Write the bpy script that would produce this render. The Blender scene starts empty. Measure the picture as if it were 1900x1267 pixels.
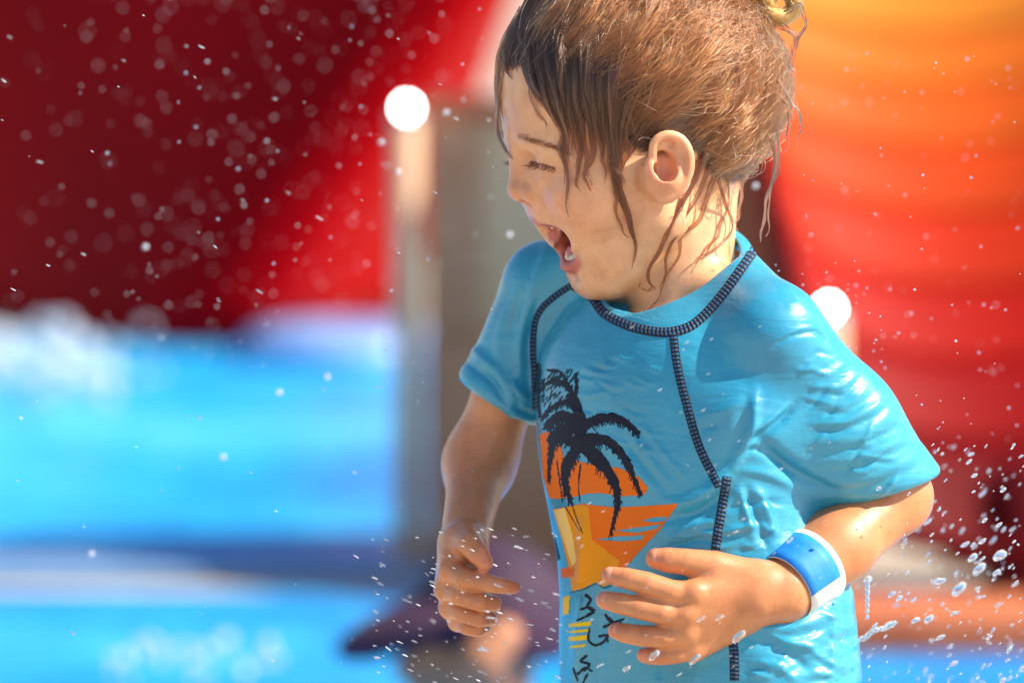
import bpy, math, random
import numpy as np
from mathutils import Vector, Matrix
from mathutils.bvhtree import BVHTree
R = math.radians
random.seed(7)
rng = np.random.default_rng(11)
scene = bpy.context.scene
col = scene.collection

# ------------------------------------------------------------------ camera
PITCH, CAMZ, DIST = R(6.0), 1.06, 3.0
cd = bpy.data.cameras.new('camera')
cd.sensor_width = 36.0
cd.lens = 164.9
cd.clip_start, cd.clip_end = 0.05, 400.0
cd.dof.use_dof = True
cd.dof.focus_distance = DIST - 0.055
cd.dof.aperture_fstop = 4.0
cam = bpy.data.objects.new('camera', cd)
cam.location = (0, 0, CAMZ)
cam.rotation_euler = (R(90) - PITCH, 0, 0)
col.objects.link(cam)
scene.camera = cam

# ------------------------------------------------------------------ sky, sun, exposure
SUN_DIR = Vector((0.72, -0.11, 0.69)).normalized()      # from the scene towards the sun
world = bpy.data.worlds.new('World'); scene.world = world
world.use_nodes = True
wn = world.node_tree.nodes; wl = world.node_tree.links
wn.clear()
sky = wn.new('ShaderNodeTexSky'); sky.sky_type = 'NISHITA'; sky.sun_disc = False
sky.sun_elevation = math.asin(SUN_DIR.z)
sky.sun_rotation = math.atan2(SUN_DIR.x, SUN_DIR.y)
bg = wn.new('ShaderNodeBackground'); bg.inputs[1].default_value = 0.10
wo = wn.new('ShaderNodeOutputWorld')
wl.new(sky.outputs[0], bg.inputs[0]); wl.new(bg.outputs[0], wo.inputs[0])
sd = bpy.data.lights.new('sun', 'SUN'); sd.energy = 5.0; sd.angle = R(0.5); sd.color = (1.0, 0.91, 0.78)
sun = bpy.data.objects.new('sun', sd)
sun.rotation_euler = SUN_DIR.to_track_quat('Z', 'Y').to_euler()
sun.location = (3, 0, 6)
col.objects.link(sun)
scene.view_settings.view_transform = 'Standard'
scene.view_settings.look = 'None'
scene.view_settings.exposure = 0.92
scene.view_settings.gamma = 1.0
scene.cycles.use_denoising = True
scene.cycles.max_bounces = 10
scene.cycles.transparent_max_bounces = 24
scene.cycles.sample_clamp_indirect = 8.0

# ------------------------------------------------------------------ helpers: frames
S = DIST * 36.0 / 164.9 / 1900.0        # metres per photograph pixel at the child's distance
DP = DIST / S
CF = np.array([0, math.cos(PITCH), -math.sin(PITCH)])
CDN = np.array([0, -math.sin(PITCH), -math.cos(PITCH)])
CR = np.array([1.0, 0, 0])
CAM = np.array([0, 0, CAMZ])
def W(p):
    """model units (right, down, away; one unit = S metres) -> world metres"""
    p = np.atleast_2d(np.asarray(p, float))
    return CAM + (p[:, :1] - 950) * S * CR + (p[:, 1:2] - 633.5) * S * CDN + (DIST + p[:, 2:3] * S) * CF
def Q(px, py, w):
    k = 1 + w / DP
    return np.array([950 + (px - 950) * k, 633.5 + (py - 633.5) * k, w], float)
def ray_ground(px, py, z=0.0):
    d = CF * 1.0 + CR * (px - 950) * S / DIST + CDN * (py - 633.5) * S / DIST
    t = (z - CAMZ) / d[2]
    return CAM + d * t
def at(px, py, y):
    """world point on a photo ray at world distance y"""
    d = CF * 1.0 + CR * (px - 950) * S / DIST + CDN * (py - 633.5) * S / DIST
    return CAM + d * (y / d[1])
def tag(o, label=None, cat=None, group=None, kind=None):
    if label: o['label'] = label
    if cat: o['category'] = cat
    if group: o['group'] = group
    if kind: o['kind'] = kind
    return o
def mesh_obj(name, verts, faces, mat, parent=None, smooth=True, origin=None, uv=None):
    me = bpy.data.meshes.new(name)
    verts = np.asarray(verts, float)
    if origin is not None: verts = verts - np.asarray(origin)
    me.from_pydata(verts.tolist(), [], [list(map(int, f)) for f in faces]) if not isinstance(faces, np.ndarray) else fast_mesh(me, verts, faces)
    if smooth: me.polygons.foreach_set('use_smooth', [True] * len(me.polygons))
    if uv is not None:
        l = me.uv_layers.new(name='UVMap')
        li = np.empty(len(me.loops), int); me.loops.foreach_get('vertex_index', li)
        l.data.foreach_set('uv', np.asarray(uv, np.float32)[li].ravel())
    me.update()
    o = bpy.data.objects.new(name, me)
    if mat: me.materials.append(mat)
    if parent is not None: o.parent = parent
    elif origin is not None: o.location = origin
    col.objects.link(o)
    return o
def fast_mesh(me, v, f):
    n, k = f.shape
    me.vertices.add(len(v)); me.vertices.foreach_set('co', v.astype(np.float32).ravel())
    me.loops.add(n * k); me.loops.foreach_set('vertex_index', f.astype(np.int32).ravel())
    me.polygons.add(n); me.polygons.foreach_set('loop_start', np.arange(0, n * k, k, dtype=np.int32))
    me.update(calc_edges=True); me.validate()
def set_color(o, rgb):
    a = o.data.attributes.new('tint', 'FLOAT_COLOR', 'POINT')
    c = np.ones((len(rgb), 4), np.float32); c[:, :3] = rgb
    a.data.foreach_set('color', c.ravel())

# ------------------------------------------------------------------ helpers: materials
def srgb(r, g, b):
    f = lambda c: c / 12.92 if c <= 0.04045 else ((c + 0.055) / 1.055) ** 2.4
    return (f(r / 255), f(g / 255), f(b / 255))
class Mat:
    def __init__(self, name, base=(.5, .5, .5), rough=.5, **kw):
        self.m = bpy.data.materials.new(name); self.m.use_nodes = True
        self.t = self.m.node_tree; self.n = self.t.nodes; self.l = self.t.links
        self.b = self.n['Principled BSDF']
        self.b.inputs['Base Color'].default_value = (*base, 1)
        self.b.inputs['Roughness'].default_value = rough
        for k, v in kw.items(): self.b.inputs[k.replace('_', ' ')].default_value = v
    def node(self, t, **kw):
        n = self.n.new(t)
        for k, v in kw.items():
            if k.startswith('i_'): n.inputs[k[2:].replace('_', ' ')].default_value = v
            else: setattr(n, k, v)
        return n
    def link(self, a, b): self.l.new(a, b)
    def noise(self, scale, detail=4, rough=.55, vec=None, dist=0):
        n = self.node('ShaderNodeTexNoise'); n.inputs['Scale'].default_value = scale
        n.inputs['Detail'].default_value = detail; n.inputs['Roughness'].default_value = rough
        n.inputs['Distortion'].default_value = dist
        if vec is None:
            tc = self.node('ShaderNodeTexCoord'); vec = tc.outputs['Object']
        self.link(vec, n.inputs['Vector'])
        return n
    def ramp(self, fac, stops):
        r = self.node('ShaderNodeValToRGB'); e = r.color_ramp.elements
        while len(e) < len(stops): e.new(.5)
        for i, (p, c) in enumerate(stops): e[i].position = p; e[i].color = (*c, 1) if len(c) == 3 else c
        self.link(fac, r.inputs[0]); return r
    def mix(self, fac, a, b, blend='MIX'):
        m = self.node('ShaderNodeMix', data_type='RGBA', blend_type=blend)
        for s, v in ((m.inputs[0], fac), (m.inputs[6], a), (m.inputs[7], b)):
            if hasattr(v, 'links') or hasattr(v, 'is_output'): self.link(v, s)
            else: s.default_value = v if isinstance(v, float) else (*v, 1)
        return m.outputs[2]
    def bump(self, h, strength, dist=0.002, prev=None):
        b = self.node('ShaderNodeBump'); b.inputs['Strength'].default_value = strength
        b.inputs['Distance'].default_value = dist
        self.link(h, b.inputs['Height'])
        if prev is not None: self.link(prev, b.inputs['Normal'])
        return b.outputs[0]
    def base(self, s): self.link(s, self.b.inputs['Base Color'])
    def normal(self, s): self.link(s, self.b.inputs['Normal'])

# ------------------------------------------------------------------ helpers: distance-field sculpting
BIG = 60.0
def rng_axis(*segs):
    out = []
    for a, b, h in segs: out.append(np.arange(a, b, h))
    out.append([segs[-1][1]])
    return np.concatenate(out).astype(np.float32)
class Field:
    def __init__(self, xs, ys, zs):
        self.ax = (xs, ys, zs)
        self.F = np.full((len(xs), len(ys), len(zs)), BIG, np.float32)
    def _box(self, lo, hi, pad):
        sl = []
        for a, l, h in zip(self.ax, lo, hi):
            i0 = max(int(np.searchsorted(a, l - pad)) - 1, 0); i1 = min(int(np.searchsorted(a, h + pad)) + 1, len(a))
            sl.append(slice(i0, i1))
        return tuple(sl)
    def _pts(self, sl):
        return (self.ax[0][sl[0]][:, None, None], self.ax[1][sl[1]][None, :, None], self.ax[2][sl[2]][None, None, :])
    def apply(self, fn, lo, hi, k=0., op='add'):
        sl = self._box(lo, hi, 26 + k)
        if any(s.stop - s.start < 2 for s in sl): return
        d = np.broadcast_to(fn(*self._pts(sl)), self.F[sl].shape).astype(np.float32)
        A = self.F[sl]
        if op == 'sub': A, d = -A, d
        if k > 0:
            h = np.maximum(k - np.abs(A - d), 0) / k
            r = np.minimum(A, d) - h * h * (k / 4)
        else: r = np.minimum(A, d)
        self.F[sl] = -r if op == 'sub' else r
    def ell(self, c, r, axes=None, k=0., op='add'):
        c = np.asarray(c, float); r = np.broadcast_to(np.asarray(r, float), 3)
        M = np.eye(3) if axes is None else np.asarray(axes, float)
        ext = np.sqrt(((M * r[:, None]) ** 2).sum(0))
        def fn(x, y, z):
            dx, dy, dz = x - c[0], y - c[1], z - c[2]
            s0 = s1 = 0
            for i in range(3):
                q = dx * M[i, 0] + dy * M[i, 1] + dz * M[i, 2]
                s0 = s0 + (q / r[i]) ** 2; s1 = s1 + (q / r[i] ** 2) ** 2
            k0 = np.sqrt(s0)
            return k0 * (k0 - 1) / np.sqrt(s1 + 1e-12)
        self.apply(fn, c - ext, c + ext, k, op)
    def cone(self, a, b, ra, rb, k=0., op='add', flat=None):
        """tapered capsule; flat=(direction, factor) squashes the section along a direction"""
        a = np.asarray(a, float); b = np.asarray(b, float); ab = b - a; L2 = max(float(ab @ ab), 1e-9)
        def fn(x, y, z):
            px, py, pz = x - a[0], y - a[1], z - a[2]
            t = np.clip((px * ab[0] + py * ab[1] + pz * ab[2]) / L2, 0, 1)
            qx, qy, qz = px - t * ab[0], py - t * ab[1], pz - t * ab[2]
            q = qx * qx + qy * qy + qz * qz
            if flat is not None:
                n, s = flat; e = qx * n[0] + qy * n[1] + qz * n[2]
                q = q + e * e * (s * s - 1)
            return np.sqrt(q) - (ra + (rb - ra) * t)
        rm = max(ra, rb)
        self.apply(fn, np.minimum(a, b) - rm, np.maximum(a, b) + rm, k, op)
    def chain(self, pts, rad, k=0., op='add', flat=None):
        """one tube through the points: hard union of its segments, then one smooth blend"""
        P = [np.asarray(p, float) for p in pts]
        segs = list(zip(P[:-1], P[1:], rad[:-1], rad[1:]))
        def fn(x, y, z):
            best = None
            for a, b, ra, rb in segs:
                ab = b - a; L2 = max(float(ab @ ab), 1e-9)
                px, py, pz = x - a[0], y - a[1], z - a[2]
                t = np.clip((px * ab[0] + py * ab[1] + pz * ab[2]) / L2, 0, 1)
                qx, qy, qz = px - t * ab[0], py - t * ab[1], pz - t * ab[2]
                q = qx * qx + qy * qy + qz * qz
                if flat is not None:
                    n, s = flat; e = qx * n[0] + qy * n[1] + qz * n[2]
                    q = q + e * e * (s * s - 1)
                d = np.sqrt(q) - (ra + (rb - ra) * t)
                best = d if best is None else np.minimum(best, d)
            return best
        A = np.array(P); rm = max(rad)
        self.apply(fn, A.min(0) - rm, A.max(0) + rm, k, op)
    def cut(self, point, normal, lo, hi, k=6.):
        """remove what lies on the normal's side of a plane inside a box"""
        p = np.asarray(point, float); n = np.asarray(normal, float); n = n / np.linalg.norm(n)
        sl = self._box(lo, hi, 0)
        x, y, z = self._pts(sl)
        d = -((x - p[0]) * n[0] + (y - p[1]) * n[1] + (z - p[2]) * n[2])
        d = np.broadcast_to(d, self.F[sl].shape); A = -self.F[sl]
        h = np.maximum(k - np.abs(A - d), 0) / k
        self.F[sl] = -(np.minimum(A, d) - h * h * (k / 4))
    def mesh(self):
        F = self.F; ins = F < 0
        n = np.zeros(tuple(s - 1 for s in F.shape), np.uint8)
        for i in (0, 1):
            for j in (0, 1):
                for k in (0, 1):
                    n += ins[i:F.shape[0] - 1 + i, j:F.shape[1] - 1 + j, k:F.shape[2] - 1 + k]
        I, J, K = np.nonzero((n > 0) & (n < 8))
        idx = np.full(n.shape, -1, np.int32); idx[I, J, K] = np.arange(len(I))
        cor = {(a, b, c): F[I + a, J + b, K + c] for a in (0, 1) for b in (0, 1) for c in (0, 1)}
        acc = np.zeros((len(I), 3)); cnt = np.zeros(len(I))
        for ax in range(3):
            for p in (0, 1):
                for q in (0, 1):
                    o0 = [p, q]; o0.insert(ax, 0); o1 = [p, q]; o1.insert(ax, 1)
                    v0, v1 = cor[tuple(o0)], cor[tuple(o1)]
                    m = (v0 < 0) != (v1 < 0)
                    t = np.where(m, v0 / np.where(v0 == v1, 1, v0 - v1), 0)
                    pt = np.zeros((len(I), 3)); pt[:, :] = o0; pt[:, ax] = t
                    acc += pt * m[:, None]; cnt += m
        f = acc / cnt[:, None]
        V = np.empty((len(I), 3))
        for a, (ii, axv) in enumerate(zip((I, J, K), self.ax)):
            V[:, a] = axv[ii] + f[:, a] * (axv[ii + 1] - axv[ii])
        faces = []
        for ax in range(3):
            s0 = [slice(None)] * 3; s1 = [slice(None)] * 3
            s0[ax] = slice(0, -1); s1[ax] = slice(1, None)
            A, B = ins[tuple(s0)], ins[tuple(s1)]
            E = np.nonzero(A != B)
            E = np.stack(E, 1)
            b_, c_ = (ax + 1) % 3, (ax + 2) % 3
            ok = (E[:, b_] > 0) & (E[:, c_] > 0) & (E[:, b_] < F.shape[b_] - 1) & (E[:, c_] < F.shape[c_] - 1)
            E = E[ok]; fl = A[E[:, 0], E[:, 1], E[:, 2]]
            q = []
            for db, dc in ((-1, -1), (0, -1), (0, 0), (-1, 0)):
                X = E.copy(); X[:, b_] += db; X[:, c_] += dc
                q.append(idx[X[:, 0], X[:, 1], X[:, 2]])
            q = np.stack(q, 1)
            q[~fl] = q[~fl][:, ::-1]
            faces.append(q)
        return V, np.concatenate(faces)
def smooth_mesh(V, F, it=2, lam=.5, fixed=None):
    e = np.concatenate([F[:, [0, 1]], F[:, [1, 2]], F[:, [2, 3]], F[:, [3, 0]]])
    e = np.concatenate([e, e[:, ::-1]])
    deg = np.bincount(e[:, 0], minlength=len(V)).clip(1)
    for i in range(it):
        for l in (lam, -lam * 1.03 if it > 1 else 0):
            A = np.stack([np.bincount(e[:, 0], weights=V[e[:, 1], k], minlength=len(V)) for k in range(3)], 1) / deg[:, None]
            V = V + l * (A - V)
    return V
def normals(V, F):
    n = np.cross(V[F[:, 2]] - V[F[:, 0]], V[F[:, 3]] - V[F[:, 1]])
    N = np.stack([np.bincount(F.ravel(), weights=np.repeat(n[:, k], 4), minlength=len(V)) for k in range(3)], 1)
    return N / (np.linalg.norm(N, axis=1, keepdims=True) + 1e-12)
def bvh_of(V, F): return BVHTree.FromPolygons([tuple(v) for v in V], [tuple(int(i) for i in f) for f in F])
def sstep(a, b, x):
    t = np.clip((x - a) / (b - a), 0, 1); return t * t * (3 - 2 * t)
def spline(pts, n):
    """Catmull-Rom through points, n samples"""
    P = np.asarray(pts, float); m = len(P)
    if m == 2: return P[0] + (P[1] - P[0]) * np.linspace(0, 1, n)[:, None]
    E = np.vstack([2 * P[0] - P[1], P, 2 * P[-1] - P[-2]])
    t = np.linspace(0, m - 1 - 1e-6, n); i = t.astype(int); f = (t - i)[:, None]
    a, b, c, d = E[i], E[i + 1], E[i + 2], E[i + 3]
    return .5 * (2 * b + (c - a) * f + (2 * a - 5 * b + 4 * c - d) * f ** 2 + (3 * b - a - 3 * c + d) * f ** 3)
# ================================================================== THE CHILD
YAW = R(43)
TF = np.array([-math.sin(YAW), 0.02, -math.cos(YAW)]); TF /= np.linalg.norm(TF)      # chest direction
TL = np.array([math.cos(YAW), 0.0, -math.sin(YAW)])                                  # towards the child's left
# head frame
hy, hp = R(18), R(13)
HF = np.array([-math.cos(hy) * math.cos(hp), math.sin(hp), -math.sin(hy) * math.cos(hp)])
HL = np.array([math.sin(hy), 0.10, -math.cos(hy)]); HL -= HF * (HL @ HF); HL /= np.linalg.norm(HL)
HU = np.cross(HL, HF); HU = HU if HU[1] < 0 else -HU
HC = Q(1180, 205, 0)
HAX = np.array([HF, HU, HL])
def hp_(f, u, l): return HC + f * HF + u * HU + l * HL
def hd(px, py, lat=0.):
    """the point that shows at pixel (px, py) and lies lat units to the child's left of the head's mid plane"""
    w = 0.
    for _ in range(4):
        t = Q(px, py, w)
        A = np.array([[HF[0], HU[0]], [HF[1], HU[1]]])
        b = t[:2] - HC[:2] - lat * HL[:2]
        f, u = np.linalg.solve(A, b)
        p = HC + f * HF + u * HU + lat * HL
        w = p[2]
    return p
def mir(p): p = np.asarray(p, float); return p - 2 * ((p - HC) @ HL) * HL
def hcoord(P): d = P - HC; return d @ HF, d @ HU, d @ HL

LEV = np.array([  # v, centre u, centre w, half width, half depth
    (480, 1245, 12, 90, 70), (540, 1245, 10, 175, 108), (600, 1243, 8, 246, 154), (680, 1243, 2, 278, 188), (760, 1250, 0, 284, 198),
    (850, 1256, 0, 282, 204), (950, 1274, 0, 276, 208), (1050, 1293, 0, 276, 210), (1120, 1302, 0, 284, 214), (1200, 1312, 0, 296, 217), (1300, 1318, 0, 300, 218), (1420, 1318, 0, 285, 205)], float)
_v = np.linspace(LEV[0, 0], LEV[-1, 0], 120)
LEV = np.stack([_v] + [np.convolve(np.pad(np.interp(_v, LEV[:, 0], LEV[:, i]), 9, mode='edge'), np.hanning(19) / np.hanning(19).sum(), 'valid') for i in range(1, 5)], 1)
def torso_fn(grow, v0, v1):
    def fn(x, y, z):
        v = np.clip(y, LEV[0, 0], LEV[-1, 0])
        g = [np.interp(v, LEV[:, 0], LEV[:, i]) for i in range(1, 5)]
        a, b = g[2] + grow, g[3] + grow
        dx, dz = x - g[0], z - g[1]
        l = dx * TL[0] + dz * TL[2]; f = dx * TF[0] + dz * TF[2]
        q = (np.abs(l / a) ** 2.25 + np.abs(f / b) ** 2.25) ** (1 / 2.25)
        d = (q - 1) * np.minimum(a, b)
        return np.maximum(d, np.maximum(v0 - y, y - v1))
    return fn
# joints
SH_N, EL_N, WR_N = Q(1438, 622, -178), Q(1660, 922, -62), Q(1452, 1094, -245)
SH_F, EL_F, WR_F = Q(1012, 532, 180), Q(890, 858, 258), Q(861, 1003, 70)

def build_skin():
    g = Field(rng_axis((785, 915, 3.6), (915, 1300, 2.6), (1300, 1765, 3.6)),
              rng_axis((-150, 200, 3.4), (200, 600, 2.6), (600, 940, 5), (940, 1240, 3.0), (1240, 2860, 16)),
              rng_axis((-420, -60, 3.2), (-60, 120, 3.6), (120, 440, 6)))
    E, C = g.ell, g.cone
    # --- torso, legs
    g.apply(torso_fn(-16, 590, 1400), (950, 590, -300), (1650, 1400, 300), 0)
    C(Q(1290, 520, 25), Q(1425, 615, -150), 50, 62, 20); C(Q(1225, 520, 40), Q(1030, 530, 160), 50, 60, 20)
    for hip, knee, ank in ((Q(1432, 1190, -120), Q(1400, 1960, -150), (1412, 2690, -110)), (Q(1205, 1190, 120), Q(1215, 1950, 90), (1225, 2690, 120))):
        ank = np.array(ank, float)
        C(hip, knee, 138, 88, 40); g.chain([knee, knee + (ank - knee) * .35, ank], [84, 86, 52], 30)
        sole = 2809 + (-0.105 * -ank[2])
        E(ank + np.array([-70, sole - ank[1] - 42, -75]), (150, 46, 62), np.array([[TF[0], 0, TF[2]], [0, 1, 0], [TL[0], 0, TL[2]]]), 35)
    # --- neck
    C(hd(1278, 345), Q(1262, 600, 30), 92, 94, 34)
    # --- cranium and face masses
    E(hd(1188, 178), (243, 232, 194), HAX, 40)
    E(hd(1075, 168), (142, 140, 150), HAX, 60)                      # forehead
    E(hd(1085, 318), (122, 165, 146), HAX, 60)                      # mid face
    for s in (0, 1):
        m = (lambda p: p) if s == 0 else mir
        C(m(hd(1215, 395, 112)), m(hd(1130, 504, 32)), 62, 40, 50)  # jaw
        E(m(hd(1100, 380, 97)), (52, 58, 54), HAX, 44)              # cheek
        E(m(hd(1130, 330, 118)), (66, 60, 44), HAX, 45)             # cheek bone
        E(m(hd(1066, 354, 98)), (40, 32, 36), HAX, 30)              # raised apple of the cheek
        C(m(hd(1150, 470, 72)), m(hd(1084, 440, 62)), 50, 22, 40)   # side of the mouth
    E(hd(1107, 507), (43, 43, 46), HAX, 40)                         # chin
    E(hd(1120, 470), (52, 50, 66), HAX, 50)                         # lower jaw
    E(hd(1046, 376), (56, 36, 62), HAX, 36)                         # upper lip bed
    # throat under the chin
    C(hd(1170, 452), hd(1245, 450), 50, 78, 40)
    # --- eyes
    for s in (0, 1):
        m = (lambda p: p) if s == 0 else mir
        E(m(hd(976, 300, 74)), (26, 24, 42), HAX, 34, 'sub')        # socket
        E(m(hd(1034, 300, 70)), 39, None, 10)                       # lid over the eyeball
        g.chain([m(hd(982, 262, 28)), m(hd(998, 264, 62)), m(hd(1028, 276, 94)), m(hd(1062, 296, 118))], [12, 15, 14, 12], 30)   # brow
        g.chain([m(hd(1004, 322, 44)), m(hd(1012, 330, 72)), m(hd(1040, 330, 102))], [6, 9, 6], 14)
        g.chain([m(hd(986, 300, 46)), m(hd(997, 304, 64)), m(hd(1014, 309, 84)), m(hd(1034, 313, 100))], [2.5, 3.5, 3.5, 2.5], 4, 'sub')
        g.chain([m(hd(992, 286, 48)), m(hd(1004, 283, 72)), m(hd(1034, 291, 98))], [1.5, 2, 1.5], 8, 'sub')   # pouch of the smiling lower lid
    # --- nose
    C(hd(962, 262), hd(966, 346), 15, 20, 22)
    E(hd(967, 352), (24, 21, 25), HAX, 14)
    for s in (0, 1):
        m = (lambda p: p) if s == 0 else mir
        E(m(hd(994, 357, 30)), (25, 20, 16), HAX, 9)
        E(m(hd(976, 377, 13)), (11, 9, 7), HAX, 6, 'sub')
        g.chain([m(hd(1000, 338, 40)), m(hd(1016, 358, 42)), m(hd(1016, 378, 40))], [3.5, 5.5, 4], 8, 'sub')
        g.chain([m(hd(1018, 372, 44)), m(hd(1044, 400, 62)), m(hd(1078, 434, 72)), m(hd(1100, 466, 74))], [3, 7, 7, 3], 20, 'sub')     # smile fold
    # --- mouth
    ca = HF * 0.86 - HU * 0.50; ca /= np.linalg.norm(ca)
    cb = np.cross(HL, ca); cb /= np.linalg.norm(cb)
    E(hd(1006, 454), (62, 39, 84), np.array([ca, cb, HL]), 8, 'sub')
    E(hd(1066, 454), (70, 34, 46), np.array([ca, cb, HL]), 8, 'sub')
    nl = [hd(1013, 411, 22), hd(1040, 419, 42), hd(1067, 439, 55)]
    LU = [mir(p) for p in nl[::-1]] + [hd(996, 407)] + nl
    nl = [hd(1066, 493, 24), hd(1082, 478, 44), hd(1079, 457, 56), hd(1069, 441, 55)]
    LL = [mir(p) for p in nl[::-1]] + [hd(1053, 495)] + nl
    g.chain(spline(LU, 15), list(np.interp(np.linspace(0, 1, 15), [0, .25, .5, .75, 1], [4, 8, 9.5, 8, 4])), 7)
    g.chain(spline(LL, 15), list(np.interp(np.linspace(0, 1, 15), [0, .25, .5, .75, 1], [5, 10, 12.5, 10, 5])), 9)
    E(hd(1048, 520), (20, 8, 30), HAX, 18, 'sub')                  # hollow above the chin
    # --- near ear and far ear
    for s in (0, 1):
        m = (lambda p: p) if s == 0 else mir
        o = lambda px, py, l: m(hd(px, py, l))
        E(o(1242, 310, 200), (43, 59, 13), np.array([HF, HU, HL]), 14)
        C(o(1222, 330, 182), o(1238, 330, 196), 40, 34, 18)
        E(o(1234, 308, 213), (22, 31, 28), HAX, 6, 'sub')           # bowl
        E(o(1247, 270, 222), (20, 12, 16), HAX, 5, 'sub')           # upper hollow
        hx = [(1216, 300, 200), (1208, 276, 204), (1216, 256, 208), (1240, 246, 213), (1266, 256, 218), (1281, 284, 222), (1281, 318, 221), (1268, 348, 216), (1248, 366, 208), (1230, 371, 202)]
        hx = [(1243 + (a - 1243) * .93, 308 + (b - 308) * .93, c) for a, b, c in hx]
        g.chain(spline([o(*a) for a in hx], 26), list(np.interp(np.linspace(0, 1, 26), [0, .15, .5, .8, 1], [5, 8, 9.5, 9, 11])), 6)
        ah = [(1256, 268, 212), (1262, 296, 214), (1258, 324, 213), (1242, 342, 210), (1228, 346, 208)]
        g.chain(spline([o(*a) for a in ah], 14), [5, 6, 7, 7, 7, 7, 7, 7, 7, 7, 7, 6, 6, 5], 8)
        C(o(1208, 308, 200), o(1212, 330, 204), 9, 8, 8)             # tragus
        E(o(1234, 360, 203), (21, 17, 11), HAX, 10)                 # lobe
        E(o(1216, 314, 200), (8, 11, 22), HAX, 4, 'sub')            # canal
        g.chain([o(1205, 250, 196), o(1198, 300, 190), o(1204, 345, 184)], [3, 3, 3], 10, 'sub')
    # --- near arm
    C(SH_N, EL_N, 78, 66, 30); C(EL_N, Q(1555, 1012, -155), 66, 64, 26); C(Q(1555, 1012, -155), WR_N, 64, 52, 30)
    C(WR_N, Q(1400, 1105, -268), 52, 50, 24, flat=(np.array([-.35, -.45, -.82]), 1.18))
    # --- near hand: back of the hand from the metacarpals, then five fingers
    HN = np.array([0.05, -.42, -.90])
    kn = {'i': Q(1288, 1104, -302), 'm': Q(1272, 1142, -300), 'r': Q(1272, 1176, -290), 'p': Q(1290, 1203, -276)}
    for q_, (a, ra, rb) in {'i': (Q(1415, 1078, -268), 34, 27), 'm': (Q(1415, 1098, -268), 36, 26), 'r': (Q(1415, 1115, -262), 34, 24), 'p': (Q(1415, 1130, -252), 30, 22)}.items():
        C(a, kn[q_], ra, rb, 18)
    NEARF = {
        'i': ([kn['i'], Q(1245, 1098, -312), Q(1200, 1082, -312), Q(1160, 1072, -306), Q(1132, 1067, -298)], [24, 22, 21, 19, 16]),
        'm': ([kn['m'], Q(1228, 1136, -312), Q(1182, 1126, -310), Q(1146, 1118, -302), Q(1122, 1113, -294)], [23, 21.5, 20.5, 19, 16]),
        'r': ([kn['r'], Q(1232, 1181, -300), Q(1192, 1179, -298), Q(1160, 1174, -290), Q(1143, 1170, -284)], [22, 20.5, 19.5, 18, 15]),
        'p': ([kn['p'], Q(1256, 1212, -284), Q(1228, 1216, -282), Q(1208, 1216, -276), Q(1195, 1215, -270)], [20, 18, 17, 16, 13.5]),
        't': ([Q(1392, 1072, -262), Q(1325, 1052, -276), Q(1272, 1042, -284), Q(1238, 1039, -282), Q(1217, 1036, -278)], [34, 30, 24, 23, 19])}
    for q_, (p_, r_) in NEARF.items(): g.chain(p_, r_, 9 if q_ != 't' else 16)
    for q_ in 'imr': E(kn[q_] + HN * 16, (16, 14, 12), None, 14)     # knuckles
    # nails of the near hand
    # --- far arm
    C(SH_F, EL_F, 74, 56, 30); C(EL_F, WR_F, 56, 44, 70)
    # --- far hand, loosely closed
    kf = {'i': Q(838, 1058, 15), 'm': Q(829, 1092, 37), 'r': Q(836, 1126, 63), 'p': Q(850, 1152, 85)}
    for q_, (a, ra, rb) in {'i': (Q(860, 1008, 45), 38, 26), 'm': (Q(852, 1014, 63), 38, 25), 'r': (Q(856, 1025, 80), 36, 23), 'p': (Q(862, 1040, 95), 34, 20)}.items():
        C(a, kf[q_], ra, rb, 18)
    C(Q(866, 1020, 55), Q(866, 1110, 75), 34, 26, 22)
    FARF = {
        'i': ([kf['i'], Q(862, 1072, -21), Q(905, 1082, -33), Q(938, 1087, -25), Q(954, 1089, -17)], [22, 20, 17.5, 14.5, 12]),
        'm': ([kf['m'], Q(852, 1104, -3), Q(890, 1116, -17), Q(915, 1119, 5), Q(905, 1112, 31)], [21, 19, 18, 16, 13]),
        'r': ([kf['r'], Q(858, 1136, 23), Q(888, 1146, 9), Q(908, 1146, 31), Q(896, 1138, 55)], [20, 18, 17, 15, 12.5]),
        'p': ([kf['p'], Q(866, 1162, 49), Q(886, 1167, 39), Q(898, 1164, 57), Q(888, 1156, 75)], [17, 15.5, 14.5, 13, 11]),
        't': ([Q(858, 1000, 35), Q(872, 1010, -13), Q(888, 1028, -33), Q(899, 1043, -37)], [30, 24, 20.5, 16])}
    for q_, (p_, r_) in FARF.items(): g.chain(p_, r_, 7 if q_ != 't' else 12)
    V, F = g.mesh()
    V = smooth_mesh(V, F, 2)
    return V, F, LU, LL, NEARF, FARF, HN
V_SK, F_SK, LIP_U, LIP_L, NEARF, FARF, HN = build_skin()
N_SK = normals(V_SK, F_SK)
ROOT = W(np.array([[1318, 2809, 0]]))[0]; ROOT[2] = 0.0

def pdist(P, line):
    """distance of points to a polyline"""
    best = np.full(len(P), 1e9)
    for a, b in zip(line[:-1], line[1:]):
        ab = b - a; t = np.clip(((P - a) @ ab) / (ab @ ab + 1e-9), 0, 1)
        best = np.minimum(best, np.linalg.norm(P - a - t[:, None] * ab, axis=1))
    return best
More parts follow.
